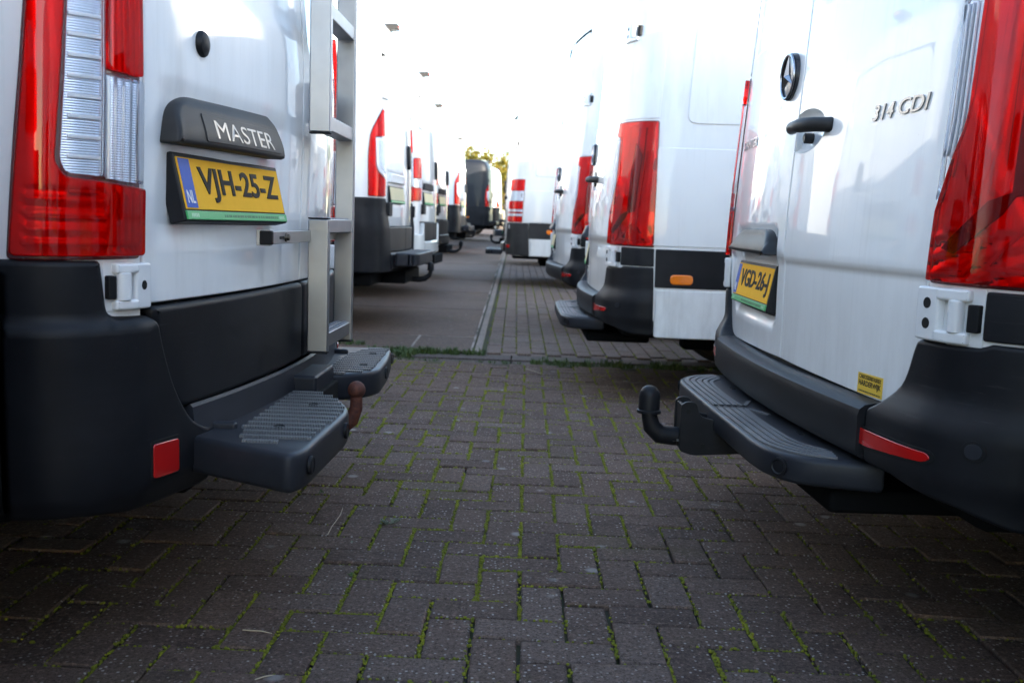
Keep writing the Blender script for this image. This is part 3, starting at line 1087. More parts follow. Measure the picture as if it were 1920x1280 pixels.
# ------------------------------------------------------------------ van type: broad curved rear with wrap-round lamps
def build_round_van(paint_='white_paint', word=None, sticker=False, step=True, tow=True, letters=True, roof=True, fine=True, H=2.84):
    cw = .055
    half = [(0, 0), (-cw * .065, .2), (-cw * .41, .5), (-cw, .78), (-cw - .04, .88), (-cw - .12, .965), (-cw - .24, .99), (-.6, 1.0), (-2.5, 1.0), (-6.2, .99)]
    lean = [(.2, .0), (.6, 0), (.9, 0), (1.5, -.032), (2.6, -.10), (2.9, -.125)]
    wid = [(.2, .995), (1.2, 1), (2.5, .93), (2.9, .90)]

    def field(a, z):
        f = -.010 * (1 - sst(.832, .852, z)) * (1 - sst(.75, .78, np.abs(a)))
        f = f - .012 * rbox_sz(None, -.66, -.07, .64, .945, .03)(a, z)
        f = f - .012 * sst(1.50, 1.53, z) * (sst(.10, .13, np.abs(a)) - sst(.70, .73, np.abs(a)))
        return f
    sf = Surf(half, lean, wid, field)
    root = empty('delivery_van')
    zd = H - .36
    van_body(root, sf, H, 6.0, .782, zd, .45, paint_)
    rs = .015 if fine else .03
    for sg in (-1, 1):
        door = rnd_poly(mir([(.0035, .566, .004), (.60, .556), (.665, .558, .03), (.722, .588, .03), (.752, .642, .04), (.766, .72), (.776, .83), (.777, 1.4), (.772, zd - .10, .06), (.70, zd - .01, .05), (.0035, zd - .01, .004)], sg), 5)
        cup = ellipse(.075, 1.185, .140, .058, 40) if sg > 0 else None
        panel('rear_door', sf, door, paint_, root, 0.0, .02, .0045, rs if sg > 0 else .025, hole=cup)
        corner = rnd_poly(mir([(.647, .43, .012), (.647, .548, .012), (.69, .572, .03), (.735, .625, .04), (.757, .69, .03), (.768, .713, .01), (.915, .714, .01), (.935, .722), (1.102, .722, .01),
                               (1.112, .372, .02), (1.0, .380), (.9, .405), (.75, .428)], sg), 4)

        def coff(a, z):
            aa = np.abs(a)
            return .010 + .030 * (1 - sst(.54, .62, z)) * (1 - .7 * sst(.80, 1.1, aa)) - .010 * (1 - sst(.40, .47, z))
        bc = panel('bumper_corner', sf, corner, 'black_plastic', root, coff, .06, .010, .02, False)
        rec = rnd_poly(mir([(.612, .466, .008), (.66, .460, .03), (.850, .476, .012), (.868, .492, .012), (.858, .508, .010), (.612, .509, .006)], sg), 4)
        panel('reflector_recess', sf, rec, 'rubber', bc, lambda a, z: coff(a, z) + .0012, .002, .0008, .02, False)
        ref = rnd_poly(mir([(.618, .473, .004), (.66, .467, .03), (.845, .482, .010), (.858, .492, .010), (.850, .502, .008), (.618, .504, .004)], sg), 4)
        rf = panel('reflector', sf, ref, 'reflector_red', bc, lambda a, z: coff(a, z) + .003, .004, .0015, .015, False)
        rf['label'] = 'long narrow red reflector in the black bumper corner'
        panel('parking_sensor', sf, ellipse(sg * .931, .522, .021, .021, 20), 'rubber', bc, lambda a, z: coff(a, z) + .0015, .002, .001, .03, False)
        panel('sensor_face', sf, ellipse(sg * .931, .522, .015, .015, 20), 'step_plastic', bc, lambda a, z: coff(a, z) + .003, .002, .001, .03, False)
        panel('corner_trim', sf, rnd_poly(mir([(.917, .727, .006), (1.102, .727, .006), (1.100, .817, .006), (.917, .819, .006)], sg), 3), 'black_plastic', root, .009, .02, .004, .03, False)
        panel('side_band', sf, rnd_poly(mir([(1.110, .622, .006), (5.0, .622, .006), (5.0, .815, .006), (1.108, .815, .006)], sg), 3), 'black_plastic', root, .008, .012, .005, .12, False)
        panel('side_marker', sf, rnd_poly(mir([(1.185, .640, .022), (1.30, .640, .022), (1.30, .69, .022), (1.185, .69, .022)], sg), 4), 'amber', root, .016, .012, .006, .02, False)
        panel('rear_pillar', sf, rnd_poly(mir([(.792, 1.462, .01), (1.064, 1.462, .01), (1.058, zd - .02, .02), (.786, zd - .02, .02)], sg), 3), paint_, root, .004, .005, .003, .03, False)
        panel('side_panel', sf, rnd_poly(mir([(1.20, 1.44, .05), (2.9, 1.44, .05), (2.9, zd - .15, .05), (1.20, zd - .15, .05)], sg), 4), paint_, root, .006, .007, .006, .1, False)
        panel('lower_side', sf, rnd_poly(mir([(1.072, .83, .01), (5.0, .83, .01), (5.0, 1.32, .03), (1.070, 1.32, .01)], sg), 3), paint_, root, .004, .005, .004, .12, False)
        panel('sill', sf, rnd_poly(mir([(1.116, .365, .02), (4.9, .365, .02), (4.9, .612, .01), (1.114, .612, .01)], sg), 3), paint_, root, .006, .02, .008, .12, False)
        # tail lamp
        out = rnd_poly(mir([(.784, .826, .010), (1.100, .822, .012), (1.085, 1.15), (1.066, 1.452, .012), (.812, 1.455, .012), (.790, 1.38)], sg), 4)
        lamp = panel('tail_lamp', sf, out, 'lamp_bezel', root, .004, .012, .003, .04, False)
        clear = rnd_poly(mir([(.800, 1.365, .012), (.838, 1.362, .012), (.836, 1.14, .03), (.812, 1.06, .03), (.793, .985), (.794, 1.1)], sg), 4)
        lamp_zone(lamp, sf, clear, 'lamp_silver', 'clear_lens', .004, None, .015)
        for k in range(3):
            a0 = .803 + k * .011
            panel('ridge', sf, rnd_poly(mir([(a0, 1.355, .002), (a0 + .004, 1.355, .002), (a0 + .004, 1.13), (a0 - .003, 1.07 - .02 * k), (a0 - .006, 1.075 - .02 * k), (a0, 1.14)], sg), 2), 'lamp_white', lamp, .012, .005, .0012, .03, False)
        red = rnd_poly(mir([(.789, .832, .006), (1.094, .829, .010), (1.080, 1.15), (1.061, 1.446, .010), (.816, 1.448, .010), (.806, 1.378, .012), (.846, 1.372, .012), (.843, 1.135, .03), (.817, 1.055, .03), (.792, .965)], sg), 4)

        def rel(a, z):
            q = np.abs(a)
            d = (q - .80) + (z - .93) * .55
            up = .004 * (sst(.10, .112, d) - sst(.17, .19, d))
            lo = np.where(z < .93, .0035 * np.sin((z * 1.0 - q * .35) * 2 * np.pi / .035), 0)
            ve = np.where((q > .90) & (z > 1.0), .0025 * np.sin(q * 2 * np.pi / .03), 0)
            return .006 + up + lo + ve
        lamp_zone(lamp, sf, red, 'lamp_red', 'red_lens', .004, rel, .009 if (sg > 0 and fine) else .03)
        tubes = [[(.800, .842), (.872, .846), (.890, .870), (.898, .915), (.890, .921), (.883, .876), (.868, .853), (.800, .848)],
                 [(.905, .858), (1.07, .846), (1.07, .852), (.905, .866)],
                 [(.99, .905), (1.00, .905), (1.025, 1.30), (1.015, 1.30)],
                 [(.915, .86), (.975, .935), (.968, .938), (.907, .864)]]
        for t in tubes:
            panel('light_guide', sf, mir(t, sg), 'reflector_red', lamp, .0145, .006, .0015, .02, False)
        panel('dark_facet', sf, mir([(.815, .895), (.90, .985), (.955, 1.005), (.93, .96), (.845, .885)], sg), 'lamp_bezel', lamp, .0125, .004, .0015, .02, False)
        panel('dark_facet', sf, mir([(.94, .99), (.985, 1.0), (1.0, 1.28), (.955, 1.34), (.94, 1.2)], sg), 'lamp_bezel', lamp, .0115, .004, .0015, .02, False)
        hinge(root, sf, sg * .770, sg * .912, .716, .820, .006, holes=2)
        hinge(root, sf, sg * .770, sg * .912, 1.855, 1.955, .006, holes=2)
    st = np.linspace(-.640, .640, 33)
    loft_s('bumper_centre', sf, st, [(-.05, .555), (.012, .557), (.036, .553), (.048, .544), (.052, .530), (.050, .455), (.040, .438), (.02, .43), (-.05, .425)], 'black_plastic', root)
    # handle in its cup, badge, plate light housing
    V, F, m_ = [], [], 40
    prof = [(1.0, .0), (.985, -.0015), (.95, -.005), (.90, -.011), (.80, -.016), (.5, -.019), (.2, -.0195)]
    for r_, d_ in prof:
        e_ = np.array(ellipse(.075, 1.185, .140 * r_, .058 * r_, m_))
        V.append(sf.P(e_[:, 0], e_[:, 1], d_))
    for i in range(len(prof) - 1):
        F += [(i * m_ + k, i * m_ + (k + 1) % m_, (i + 1) * m_ + (k + 1) % m_, (i + 1) * m_ + k) for k in range(m_)]
    F.append(tuple((len(prof) - 1) * m_ + k for k in range(m_)))
    mesh_ob('handle_cup', np.vstack(V), F, paint_, root)
    hs = np.linspace(0, 1, 12)
    bm = bmesh.new()
    path = [sf.P(np.array([.035 + .215 * t]), np.array([1.190 - .004 * t]), .020 + .026 * math.sin(math.pi * min(1, t * 1.15)) ** .7 - .03 * max(0, t - .85) / .15, False)[0] for t in hs]
    add_tube(bm, path, [.011] + [.0155] * 5 + [.0185] * 5 + [.0195], 14)
    add_lathe(bm, [(.014, -.03), (.014, .002), (.010, .005)], tuple(sf.P(np.array([.080]), np.array([1.166]), -.0, False)[0]), 'x', 16)
    bm_ob('door_handle', bm, 'grey_plastic', root)
    hou = rnd_poly([(-.625, .853, .01), (-.055, .850, .01), (-.125, .915, .03), (-.17, .925, .02), (-.46, .925, .02), (-.53, .915, .04)], 5)
    panel('plate_light_housing', sf, hou, 'grey_plastic', root, lambda a, z: .026 + .018 * (1 - sst(.855, .925, z)), .06, .012, .012, True)
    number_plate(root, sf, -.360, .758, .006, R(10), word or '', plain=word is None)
    c = sf.P(np.array([-.105]), np.array([1.352]), 0.0)[0]
    bm = bmesh.new()
    add_lathe(bm, [(.066, -.01), (.066, .010), (.058, .013), (.01, .013)], tuple(c), 'x', 32)
    em = bm_ob('emblem', bm, 'emblem_dark', root)
    bm = bmesh.new()
    ring = []
    for k in range(32):
        t = 2 * math.pi * k / 32
        ring.append([bm.verts.new((c[0] + .015 + .0045 * math.sin(q), c[1] + (.0600 + .0045 * math.cos(q)) * math.cos(t), c[2] + (.0600 + .0045 * math.cos(q)) * math.sin(t)))
                     for q in [2 * math.pi * j / 8 for j in range(8)]])
    for k in range(32):
        for j in range(8):
            bm.faces.new((ring[k][j], ring[(k + 1) % 32][j], ring[(k + 1) % 32][(j + 1) % 8], ring[k][(j + 1) % 8]))
    bm_ob('emblem_ring', bm, 'chrome', em)
    bm = bmesh.new()
    top = bm.verts.new((c[0] + .026, c[1], c[2]))
    pts = []
    for k in range(6):
        t = math.pi / 2 + k * math.pi / 3
        r = .060 if k % 2 == 0 else .0115
        pts.append(bm.verts.new((c[0] + .0145, c[1] + r * math.cos(t), c[2] + r * math.sin(t))))
    for k in range(6):
        bm.faces.new((pts[k], pts[(k + 1) % 6], top))
    bm_ob('emblem_star', bm, 'chrome', em, smooth=False)
    if letters:
        for wd, s_, w_ in (('314', .527, .088), ('CDI', .648, .112)):
            text_on('model_letters', wd, 'badge_metal', root, lambda a, b, c_: sf.P(a + s_, b + 1.187 + (s_ - .59) * .02, c_ + .0008), w_, .034, .0028, bold=.006, shear=.28)
        text_on('model_letters', 'SPRINTER', 'chrome', root, lambda a, b, c_: sf.P(a - .575, b + 1.205, c_ + .0008), .245, .030, .0022, bold=.012, shear=.2)
    if sticker:
        sk = panel('sticker', sf, [(.511, .560), (.624, .562), (.624, .609), (.511, .607)], 'sticker_yellow', root, .0006, .0006, .0003, .03)
        sk['label'] = 'small yellow coachbuilder sticker low on the rear door'
        text_on('sticker_print', 'CARROSSERIEFABRIEK', 'sticker_ink', sk, lambda a, b, c_: sf.P(a + .5675, b + .5995, c_ + .0008), .100, .0095, .0003, bold=.012)
        text_on('sticker_print', 'HARDERWIJK', 'sticker_ink', sk, lambda a, b, c_: sf.P(a + .5675, b + .5835, c_ + .0008), .100, .0165, .0003, bold=.02)
        rr = random.Random(5)
        bm = bmesh.new()
        x = .519
        while x < .612:
            k = rr.uniform(.002, .007)
            q = [sf.P(np.array([u]), np.array([w_]), .0009)[0] for u, w_ in ((x, .5655), (x + k, .5655), (x + k, .5685), (x, .5685))]
            bm.faces.new([bm.verts.new(p_) for p_ in q])
            x += k + .0015
        bm_ob('sticker_print', bm, 'sticker_ink', sk, smooth=False)
    if step:
        halfp = [(.178, 0), (.176, .40), (.168, .50, .06), (.125, .585, .08), (.0, .628, .06), (-.06, .64, .01)]
        pl = rnd_poly([(x, y, *r) for x, y, *r in halfp[::-1]] + [(x, -y, *r) for x, y, *r in halfp[1:]], 4)
        bm = bmesh.new()
        add_slab(bm, pl, .356, .421, .013)
        stp = bm_ob('step', bm, 'step_plastic', root, sharp=60)
        for sg in (-1, 1):
            for k in range(5):
                q = .019 * k
                y1 = .50 - q * .4
                path = [(.158 - q, .022 * sg, .4215), (.156 - q, y1 * .75 * sg, .4215), (.146 - q, y1 * .95 * sg, .4215), (.102 - q * .9, (.555 - q * .6) * sg, .4215), (.03 - q * .1, (.590 - q * .9) * sg, .4215)]
                if k == 4:
                    path = [(.04, .10 * sg, .4215), (.085, .035 * sg, .4215), (.080, .40 * sg, .4215), (.03, .52 * sg, .4215)]
                bm = bmesh.new()
                dense = catmull(path, 5)
                w_ = .0068 if k < 4 else .0055
                for i in range(len(dense) - 1):
                    a, b = Vector(dense[i]), Vector(dense[i + 1])
                    d = (b - a).normalized()
                    nn = Vector((-d.y, d.x, 0)) * w_
                    vv = [bm.verts.new(p_) for p_ in (a - nn, b - nn, b + nn, a + nn)]
                    bm.faces.new(vv)
                    for p_, q_ in ((0, 1), (2, 3)):
                        w1, w2 = vv[p_], vv[q_]
                        bm.faces.new((w1, w2, bm.verts.new(w2.co - Vector((0, 0, .004))), bm.verts.new(w1.co - Vector((0, 0, .004)))))
                for v_ in bm.verts:
                    v_.co.z += .003
                bm_ob('tread', bm, 'tread_grey', stp, smooth=False)
            for xx, yy in ((.10, .18), (.09, .47), (.03, .33)):
                bm = bmesh.new()
                add_prism(bm, rnd_poly([(xx - .006, sg * yy - .018, .005), (xx + .006, sg * yy - .018, .005), (xx + .006, sg * yy + .018, .005), (xx - .006, sg * yy + .018, .005)], 3), .4212, .4235)
                bm_ob('slot', bm, 'rubber', stp)
            bm = bmesh.new()
            add_lathe(bm, [(.021, .0), (.021, .005), (.017, .0065), (.014, .004), (.005, .005)], (.0, 0, 0), 'x', 20,
                      Matrix.Translation((.146, sg * .548, .390)) @ Matrix.Rotation(sg * R(40), 4, 'Z'))
            bm_ob('parking_sensor', bm, 'black_plastic', stp)
    bm = bmesh.new()
    add_box(bm, (-.40, -.70, .33), (-.20, .70, .41), .012)
    if step:
        add_box(bm, (-.32, -.56, .285), (.03, .56, .340), .014)
    xm = bm_ob('crossmember', bm, 'underbody_metal', root)
    if tow:
        bm = bmesh.new()
        for y in (-.048, .036):
            add_prism(bm, rnd_poly([(.06, .30, .01), (.232, .290, .012), (.270, .302, .012), (.270, .432, .012), (.256, .442, .01), (.228, .440, .012), (.218, .40, .02), (.06, .37, .01)], 4), y, y + .012, .002, 'y')
        add_box(bm, (.08, -.036, .300), (.10, .036, .40), .002)
        add_box(bm, (.256, -.037, .304), (.266, .037, .430), .002)
        tb = bm_ob('tow_bracket', bm, 'black_plastic', root)
        for y, z in ((-.018, .325), (.018, .325)):
            bm = bmesh.new()
            add_lathe(bm, [(.012, .265), (.012, .274), (.007, .275), (.007, .284)], (0, y, z), 'x', 6)
            bm_ob('bolt', bm, 'bolt_metal', tb)
        for x, z in ((.250, .415), (.205, .318)):
            bm = bmesh.new()
            add_lathe(bm, [(.007, .047), (.007, .0488), (.004, .0489)], (x, 0, z), 'y', 12)
            bm_ob('bolt_hole', bm, 'rubber', tb)
        bm = bmesh.new()
        add_tube(bm, [(.352, 0, .435), (.351, 0, .395), (.342, 0, .360), (.318, 0, .338), (.28, 0, .334), (.22, 0, .336)], [.020, .022, .025, .027, .027, .027], 14)
        nk = bm_ob('tow_neck', bm, 'black_plastic', root)
        bm = bmesh.new()
        add_lathe(bm, [(.028, -.042), (.034, -.042), (.034, -.034), (.030, -.032), (.030, .006), (.0275, .018), (.021, .028), (.011, .0345), (.003, .036)], (.352, 0, .441), 'z', 26)
        bm_ob('ball_cap', bm, 'black_plastic', nk)
    if roof:
        roof_lamp(root, -.26, 0, H - .04)
    return root, sf


# ------------------------------------------------------------------ van type: curved lamps above tall black bumper corners
def build_curve_van(paint_='white_paint', corner_z=1.06, bumper='black_plastic', lamp_kind='curve', step=True, H=2.56, tow=True):
    half = [(0, 0), (-.005, .3), (-.03, .6), (-.055, .80), (-.085, .90), (-.15, .965), (-.26, 1.0), (-.6, 1.02), (-2.5, 1.02), (-6.0, 1.0)]
    lean = [(.2, 0), (.8, 0), (1.2, 0), (1.6, -.015), (2.5, -.07), (2.8, -.09)]
    wid = [(.2, .99), (1.2, 1), (2.5, .93), (2.8, .91)]

    def field(a, z):
        return -.012 * rbox_sz(None, -.72, -.10, 1.0, 1.28, .03)(a, z)
    sf = Surf(half, lean, wid, field)
    root = empty('delivery_van')
    van_body(root, sf, H, 5.8, .815, 2.2, .485, paint_)
    zb = .84
    for sg in (-1, 1):
        panel('rear_door', sf, rnd_poly(mir([(.004, zb, .004), (.806, zb, .02), (.808, 1.5), (.80, 2.12, .06), (.73, 2.19, .05), (.004, 2.19, .004)], sg), 4), paint_, root, 0, .02, .005, .04)
        panel('door_cladding', sf, rnd_poly(mir([(.006, .63, .01), (.70, .63, .02), (.73, zb - .006, .02), (.006, zb - .006, .01)], sg), 4), 'grey_plastic', root, .012, .03, .010, .06, False)
        corner = rnd_poly(mir([(.70, .47, .02), (.70, .62, .02), (.735, .84, .03), (.79, corner_z, .025), (2.2, corner_z), (2.2, .47)], sg), 4)
        bc = panel('bumper_corner', sf, corner, bumper, root, lambda a, z: .014 + .02 * (1 - sst(.8, 1.0, z)) * (1 - sst(1.0, 1.2, np.abs(a))), .05, .012, .05, False)
        panel('hinge_block', sf, rnd_poly(mir([(.68, .92, .01), (.775, .92, .01), (.775, 1.03, .01), (.68, 1.03, .01)], sg), 3), 'black_plastic', root, .035, .05, .008, .03, False)
        panel('hinge_block', sf, rnd_poly(mir([(.70, 1.84, .01), (.83, 1.84, .01), (.83, 1.91, .01), (.70, 1.91, .01)], sg), 3), paint_, root, .022, .04, .008, .03, False)
        panel('side_marker', sf, rnd_poly(mir([(1.50, .70, .015), (1.60, .70, .015), (1.60, .735, .015), (1.50, .735, .015)], sg), 3), 'amber', root, .024, .02, .004, .03, False)
        panel('swage', sf, rnd_poly(mir([(1.10, 1.60, .01), (5.0, 1.60, .01), (5.0, 1.63, .01), (1.10, 1.63, .01)], sg), 3), paint_, root, .006, .008, .005, .15, False)
        if lamp_kind == 'curve':
            out = rnd_poly(mir([(.818, 1.068, .015), (1.012, 1.068, .015), (1.014, 1.40, .12), (.99, 1.57, .12), (.91, 1.69, .1), (.820, 1.77, .01)], sg), 6)
            lamp = panel('tail_lamp', sf, out, 'lamp_bezel', root, .004, .012, .003, .05, False)
            ins = rnd_poly(mir([(.822, 1.215, .01), (.925, 1.265, .05), (.945, 1.32, .03), (.945, 1.525, .01), (.822, 1.535, .01)], sg), 5)
            red = rnd_poly(mir([(.823, 1.075, .01), (1.006, 1.075, .012), (1.007, 1.40, .12), (.984, 1.565, .12), (.908, 1.68, .1), (.824, 1.755, .01), (.823, 1.545), (.952, 1.533, .01), (.952, 1.315, .03), (.930, 1.258, .05), (.823, 1.205)], sg), 5)
            lamp_zone(lamp, sf, red, 'lamp_red', 'red_lens', .004, None, .04)
            panel('white_rim', sf, ins, 'lamp_white', lamp, .016, .012, .003, .04, False)
            panel('clear_window', sf, rnd_poly(mir([(.822, 1.25, .01), (.905, 1.295, .04), (.920, 1.34, .02), (.920, 1.505, .01), (.822, 1.512, .01)], sg), 5), 'lamp_flutes', lamp, .0185, .012, .002, .04, False)
        else:
            out = rnd_poly(mir([(.820, 1.06, .015), (.975, 1.06, .015), (.965, 1.52, .03), (.822, 1.54, .02)], sg), 4)
            lamp = panel('tail_lamp', sf, out, 'lamp_bezel', root, .004, .012, .003, .05, False)
            lamp_zone(lamp, sf, rnd_poly(mir([(.826, 1.068, .01), (.968, 1.068, .01), (.96, 1.20, .01), (.826, 1.20, .01)], sg), 3), 'lamp_red', 'red_lens', .004)
            lamp_zone(lamp, sf, rnd_poly(mir([(.826, 1.206, .01), (.96, 1.206, .01), (.96, 1.30, .01), (.826, 1.30, .01)], sg), 3), 'lamp_silver', 'clear_lens', .004)
            lamp_zone(lamp, sf, rnd_poly(mir([(.826, 1.306, .01), (.96, 1.306, .01), (.955, 1.515, .02), (.828, 1.53, .01)], sg), 3), 'lamp_red', 'red_lens', .004)
    loft_s('bumper_centre', sf, np.linspace(-.695, .695, 15), [(-.05, .625), (.02, .625), (.035, .61), (.04, .50), (.02, .47), (-.05, .46)], bumper, root)
    if step:
        bm = bmesh.new()
        add_prism(bm, rnd_poly([(.02, -.64, .01), (.15, -.62, .03), (.20, -.50, .05), (.20, .50, .05), (.15, .62, .03), (.02, .64, .01)], 4), .515, .622, .014, 'z')
        stp = bm_ob('step', bm, 'step_plastic', root, sharp=40)
        bm = bmesh.new()
        for k in range(20):
            add_box(bm, (.05, -.56 + k * .057, .6215), (.175, -.545 + k * .057, .6255), .001, 1)
        bm_ob('tread', bm, 'tread_grey', stp)
    if tow:
        tow_ball(root, (.24, 0, .50), .2, 'black_plastic', 'black_plastic')
    bm = bmesh.new()
    add_box(bm, (-.2, -.45, .36), (.08, .45, .47), .012)
    bm_ob('crossmember', bm, 'underbody_metal', root)
    panel('plate_light_housing', sf, rnd_poly([(-.70, 1.19, .02), (-.13, 1.19, .02), (-.16, 1.265, .03), (-.66, 1.265, .03)], 4), paint_ if lamp_kind == 'curve' else 'black_plastic', root, .03, .05, .012, .03, True)
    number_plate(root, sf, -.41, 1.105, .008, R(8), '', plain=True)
    panel('door_handle', sf, rnd_poly([(.10, 1.34, .05), (.20, 1.34, .05), (.22, 1.45, .05), (.20, 1.55, .05), (.10, 1.55, .05), (.085, 1.45, .05)], 4), 'black_plastic', root, .03, .04, .015, .03, True)
    roof_lamp(root, -.12, 0, H - .03)
    return root, sf


# ------------------------------------------------------------------ van type: banded red and white lamps, black side band
def build_band_van(paint_='cream_paint'):
    half = [(0, 0), (-.004, .2), (-.025, .5), (-.06, .78), (-.10, .88), (-.17, .955), (-.28, .985), (-.6, .995), (-2.5, .995), (-6.2, .99)]
    lean = [(.2, 0), (.6, 0), (.9, 0), (1.5, -.03), (2.6, -.10), (2.9, -.125)]
    wid = [(.2, .995), (1.2, 1), (2.5, .93), (2.9, .90)]
    sf = Surf(half, lean, wid)
    root = empty('delivery_van')
    van_body(root, sf, 2.60, 6.0, .80, 2.25, .40, paint_)
    for sg in (-1, 1):
        panel('rear_door', sf, rnd_poly(mir([(.004, .58, .004), (.72, .58, .05), (.79, .80, .04), (.79, 2.2, .06), (.004, 2.24, .004)], sg), 4), paint_, root, 0, .02, .005, .04)
        panel('bumper_corner', sf, rnd_poly(mir([(.70, .42, .02), (.72, .57, .03), (.795, .70, .03), (.80, .835, .02), (1.16, .835, .01), (1.18, .40, .02)], sg), 4), 'grey_plastic', root, .022, .05, .012, .04, False)
        panel('side_band', sf, rnd_poly(mir([(1.165, .63, .01), (5.0, .63, .01), (5.0, .84, .01), (1.165, .84, .01)], sg), 3), 'grey_plastic', root, .012, .016, .006, .12, False)
        panel('side_marker', sf, rnd_poly(mir([(1.40, .695, .03), (1.54, .695, .03), (1.54, .75, .03), (1.40, .75, .03)], sg), 4), 'amber', root, .02, .012, .006, .03, False)
        panel('side_panel', sf, rnd_poly(mir([(1.20, 1.44, .05), (2.9, 1.44, .05), (2.9, 2.15, .05), (1.20, 2.15, .05)], sg), 4), paint_, root, .006, .007, .006, .1, False)
        panel('lower_side', sf, rnd_poly(mir([(1.085, .85, .01), (5.0, .85, .01), (5.0, 1.26, .03), (1.085, 1.26, .01)], sg), 3), paint_, root, .004, .005, .004, .12, False)
        panel('sill', sf, rnd_poly(mir([(1.19, .402, .02), (4.9, .402, .02), (4.9, .62, .01), (1.19, .62, .01)], sg), 3), paint_, root, .006, .02, .008, .12, False)
        panel('reflector', sf, rnd_poly(mir([(.74, .50, .01), (.90, .50, .01), (.90, .545, .01), (.74, .545, .01)], sg), 3), 'reflector_red', root, .026, .01, .003, .03, False)
        out = rnd_poly(mir([(.812, .842, .012), (1.075, .842, .012), (1.075, 1.405, .012), (.85, 1.405, .02), (.83, 1.2)], sg), 4)
        lamp = panel('tail_lamp', sf, out, 'lamp_bezel', root, .004, .012, .003, .05, False)
        zs = [(.848, .918, 'lamp_red', 'red_lens'), (.922, .955, 'lamp_white', 'clear_lens'), (.959, .975, 'lamp_red', 'red_lens'), (.979, 1.010, 'lamp_white', 'clear_lens'), (1.014, 1.115, 'lamp_red', 'red_lens'), (1.120, 1.25, 'lamp_white', 'clear_lens'), (1.255, 1.398, 'lamp_red', 'red_lens')]
        for z0, z1, a, b in zs:
            lamp_zone(lamp, sf, rnd_poly(mir([(.818 + (z0 - .84) * .05, z0, .004), (1.070, z0, .004), (1.070, z1, .004), (.818 + (z1 - .84) * .05, z1, .004)], sg), 2), a, b, .004, None, .04)
        hinge(root, sf, sg * .785, sg * .925, .735, .83, .006, holes=2)
        hinge(root, sf, sg * .785, sg * .925, 1.82, 1.915, .006, holes=2)
    loft_s('bumper_centre', sf, np.linspace(-.69, .69, 15), [(-.05, .57), (.03, .57), (.05, .55), (.05, .46), (.02, .44), (-.05, .43)], 'grey_plastic', root)
    bm = bmesh.new()
    add_prism(bm, rnd_poly([(.02, -.62, .01), (.20, -.60, .03), (.25, -.48, .05), (.25, .48, .05), (.20, .60, .03), (.02, .62, .01)], 4), .40, .47, .014, 'z')
    stp = bm_ob('step', bm, 'step_plastic', root, sharp=40)
    bm = bmesh.new()
    for k in range(18):
        add_box(bm, (.06, -.54 + k * .06, .4695), (.225, -.525 + k * .06, .4735), .001, 1)
    bm_ob('tread', bm, 'tread_grey', stp)
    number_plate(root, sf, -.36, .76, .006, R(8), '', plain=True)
    panel('door_handle', sf, rnd_poly([(.02, 1.16, .02), (.22, 1.16, .02), (.22, 1.20, .02), (.02, 1.20, .02)], 4), 'black_plastic', root, .03, .04, .01, .03, True)
    return root, sf


# ------------------------------------------------------------------ ground
def gz(y):
    """height of the yard: level in front, rising gently beyond the gutter"""
    y = np.asarray(y, float)
    return .016 * np.clip(y - 7.0, 0, 43.0)


GUT0, GUT1 = 6.36, 6.80
TH = -.012
CT, SNT = math.cos(TH), math.sin(TH)
CELL = .1065
PX0, PY0 = .0373, 1.9293


def sheet(name, xs, ys, dz, mat, kind='structure', parent=None):
    X, Y = np.meshgrid(xs, ys)
    V = np.stack([X.ravel(), Y.ravel(), gz(Y.ravel()) + dz], 1)
    n = len(xs)
    F = [(j * n + i, j * n + i + 1, (j + 1) * n + i + 1, (j + 1) * n + i) for j in range(len(ys) - 1) for i in range(n - 1)]
    o = mesh_ob(name, V, F, mat, parent)
    if kind:
        o['kind'] = kind
    return o


ys = [-400, -60, -12, 0, 3, 6.9, 7.0, 7.2, 8, 10, 14, 20, 30, 42, 49.5, 50.5, 60, 120, 400, 1500]
sheet('ground', [-1500, -300, -60, -20, -8, -4, 0, 4, 8, 20, 60, 300, 1500], ys, -.055, 'yard')


def bevel_box(lx, ly, lz, b, jit=0.0, seed=0):
    """brick: flat top with chamfered arrises, no underside; centred, top at z = 0"""
    rr = random.Random(seed)
    j = lambda: rr.uniform(-jit, jit)
    t = [(-lx / 2 + b + j(), -ly / 2 + b + j(), j() * .3), (lx / 2 - b + j(), -ly / 2 + b + j(), j() * .3), (lx / 2 - b + j(), ly / 2 - b + j(), j() * .3), (-lx / 2 + b + j(), ly / 2 - b + j(), j() * .3)]
    m_ = [(-lx / 2, -ly / 2, -b * .8), (lx / 2, -ly / 2, -b * .8), (lx / 2, ly / 2, -b * .8), (-lx / 2, ly / 2, -b * .8)]
    k = [(x, y, -lz) for x, y, z in m_]
    V = t + m_ + k
    F = [(0, 1, 2, 3)]
    for i in range(4):
        q = (i + 1) % 4
        F += [(4 + i, 4 + q, q, i), (8 + i, 8 + q, 4 + q, 4 + i)]
    return V, F


def cam_px(P):
    """picture position (0..1920, 0..1280) and depth of points, to find which bricks show largest"""
    X, Y, Z = P[..., 0], P[..., 1], P[..., 2] - CAM_H
    cp, sp = math.cos(PITCH), math.sin(PITCH)
    zc = Y * cp - Z * sp
    yc = -(Y * sp + Z * cp)
    f = 1800.0
    return 960 + f * X / zc, 640 + f * yc / zc, zc


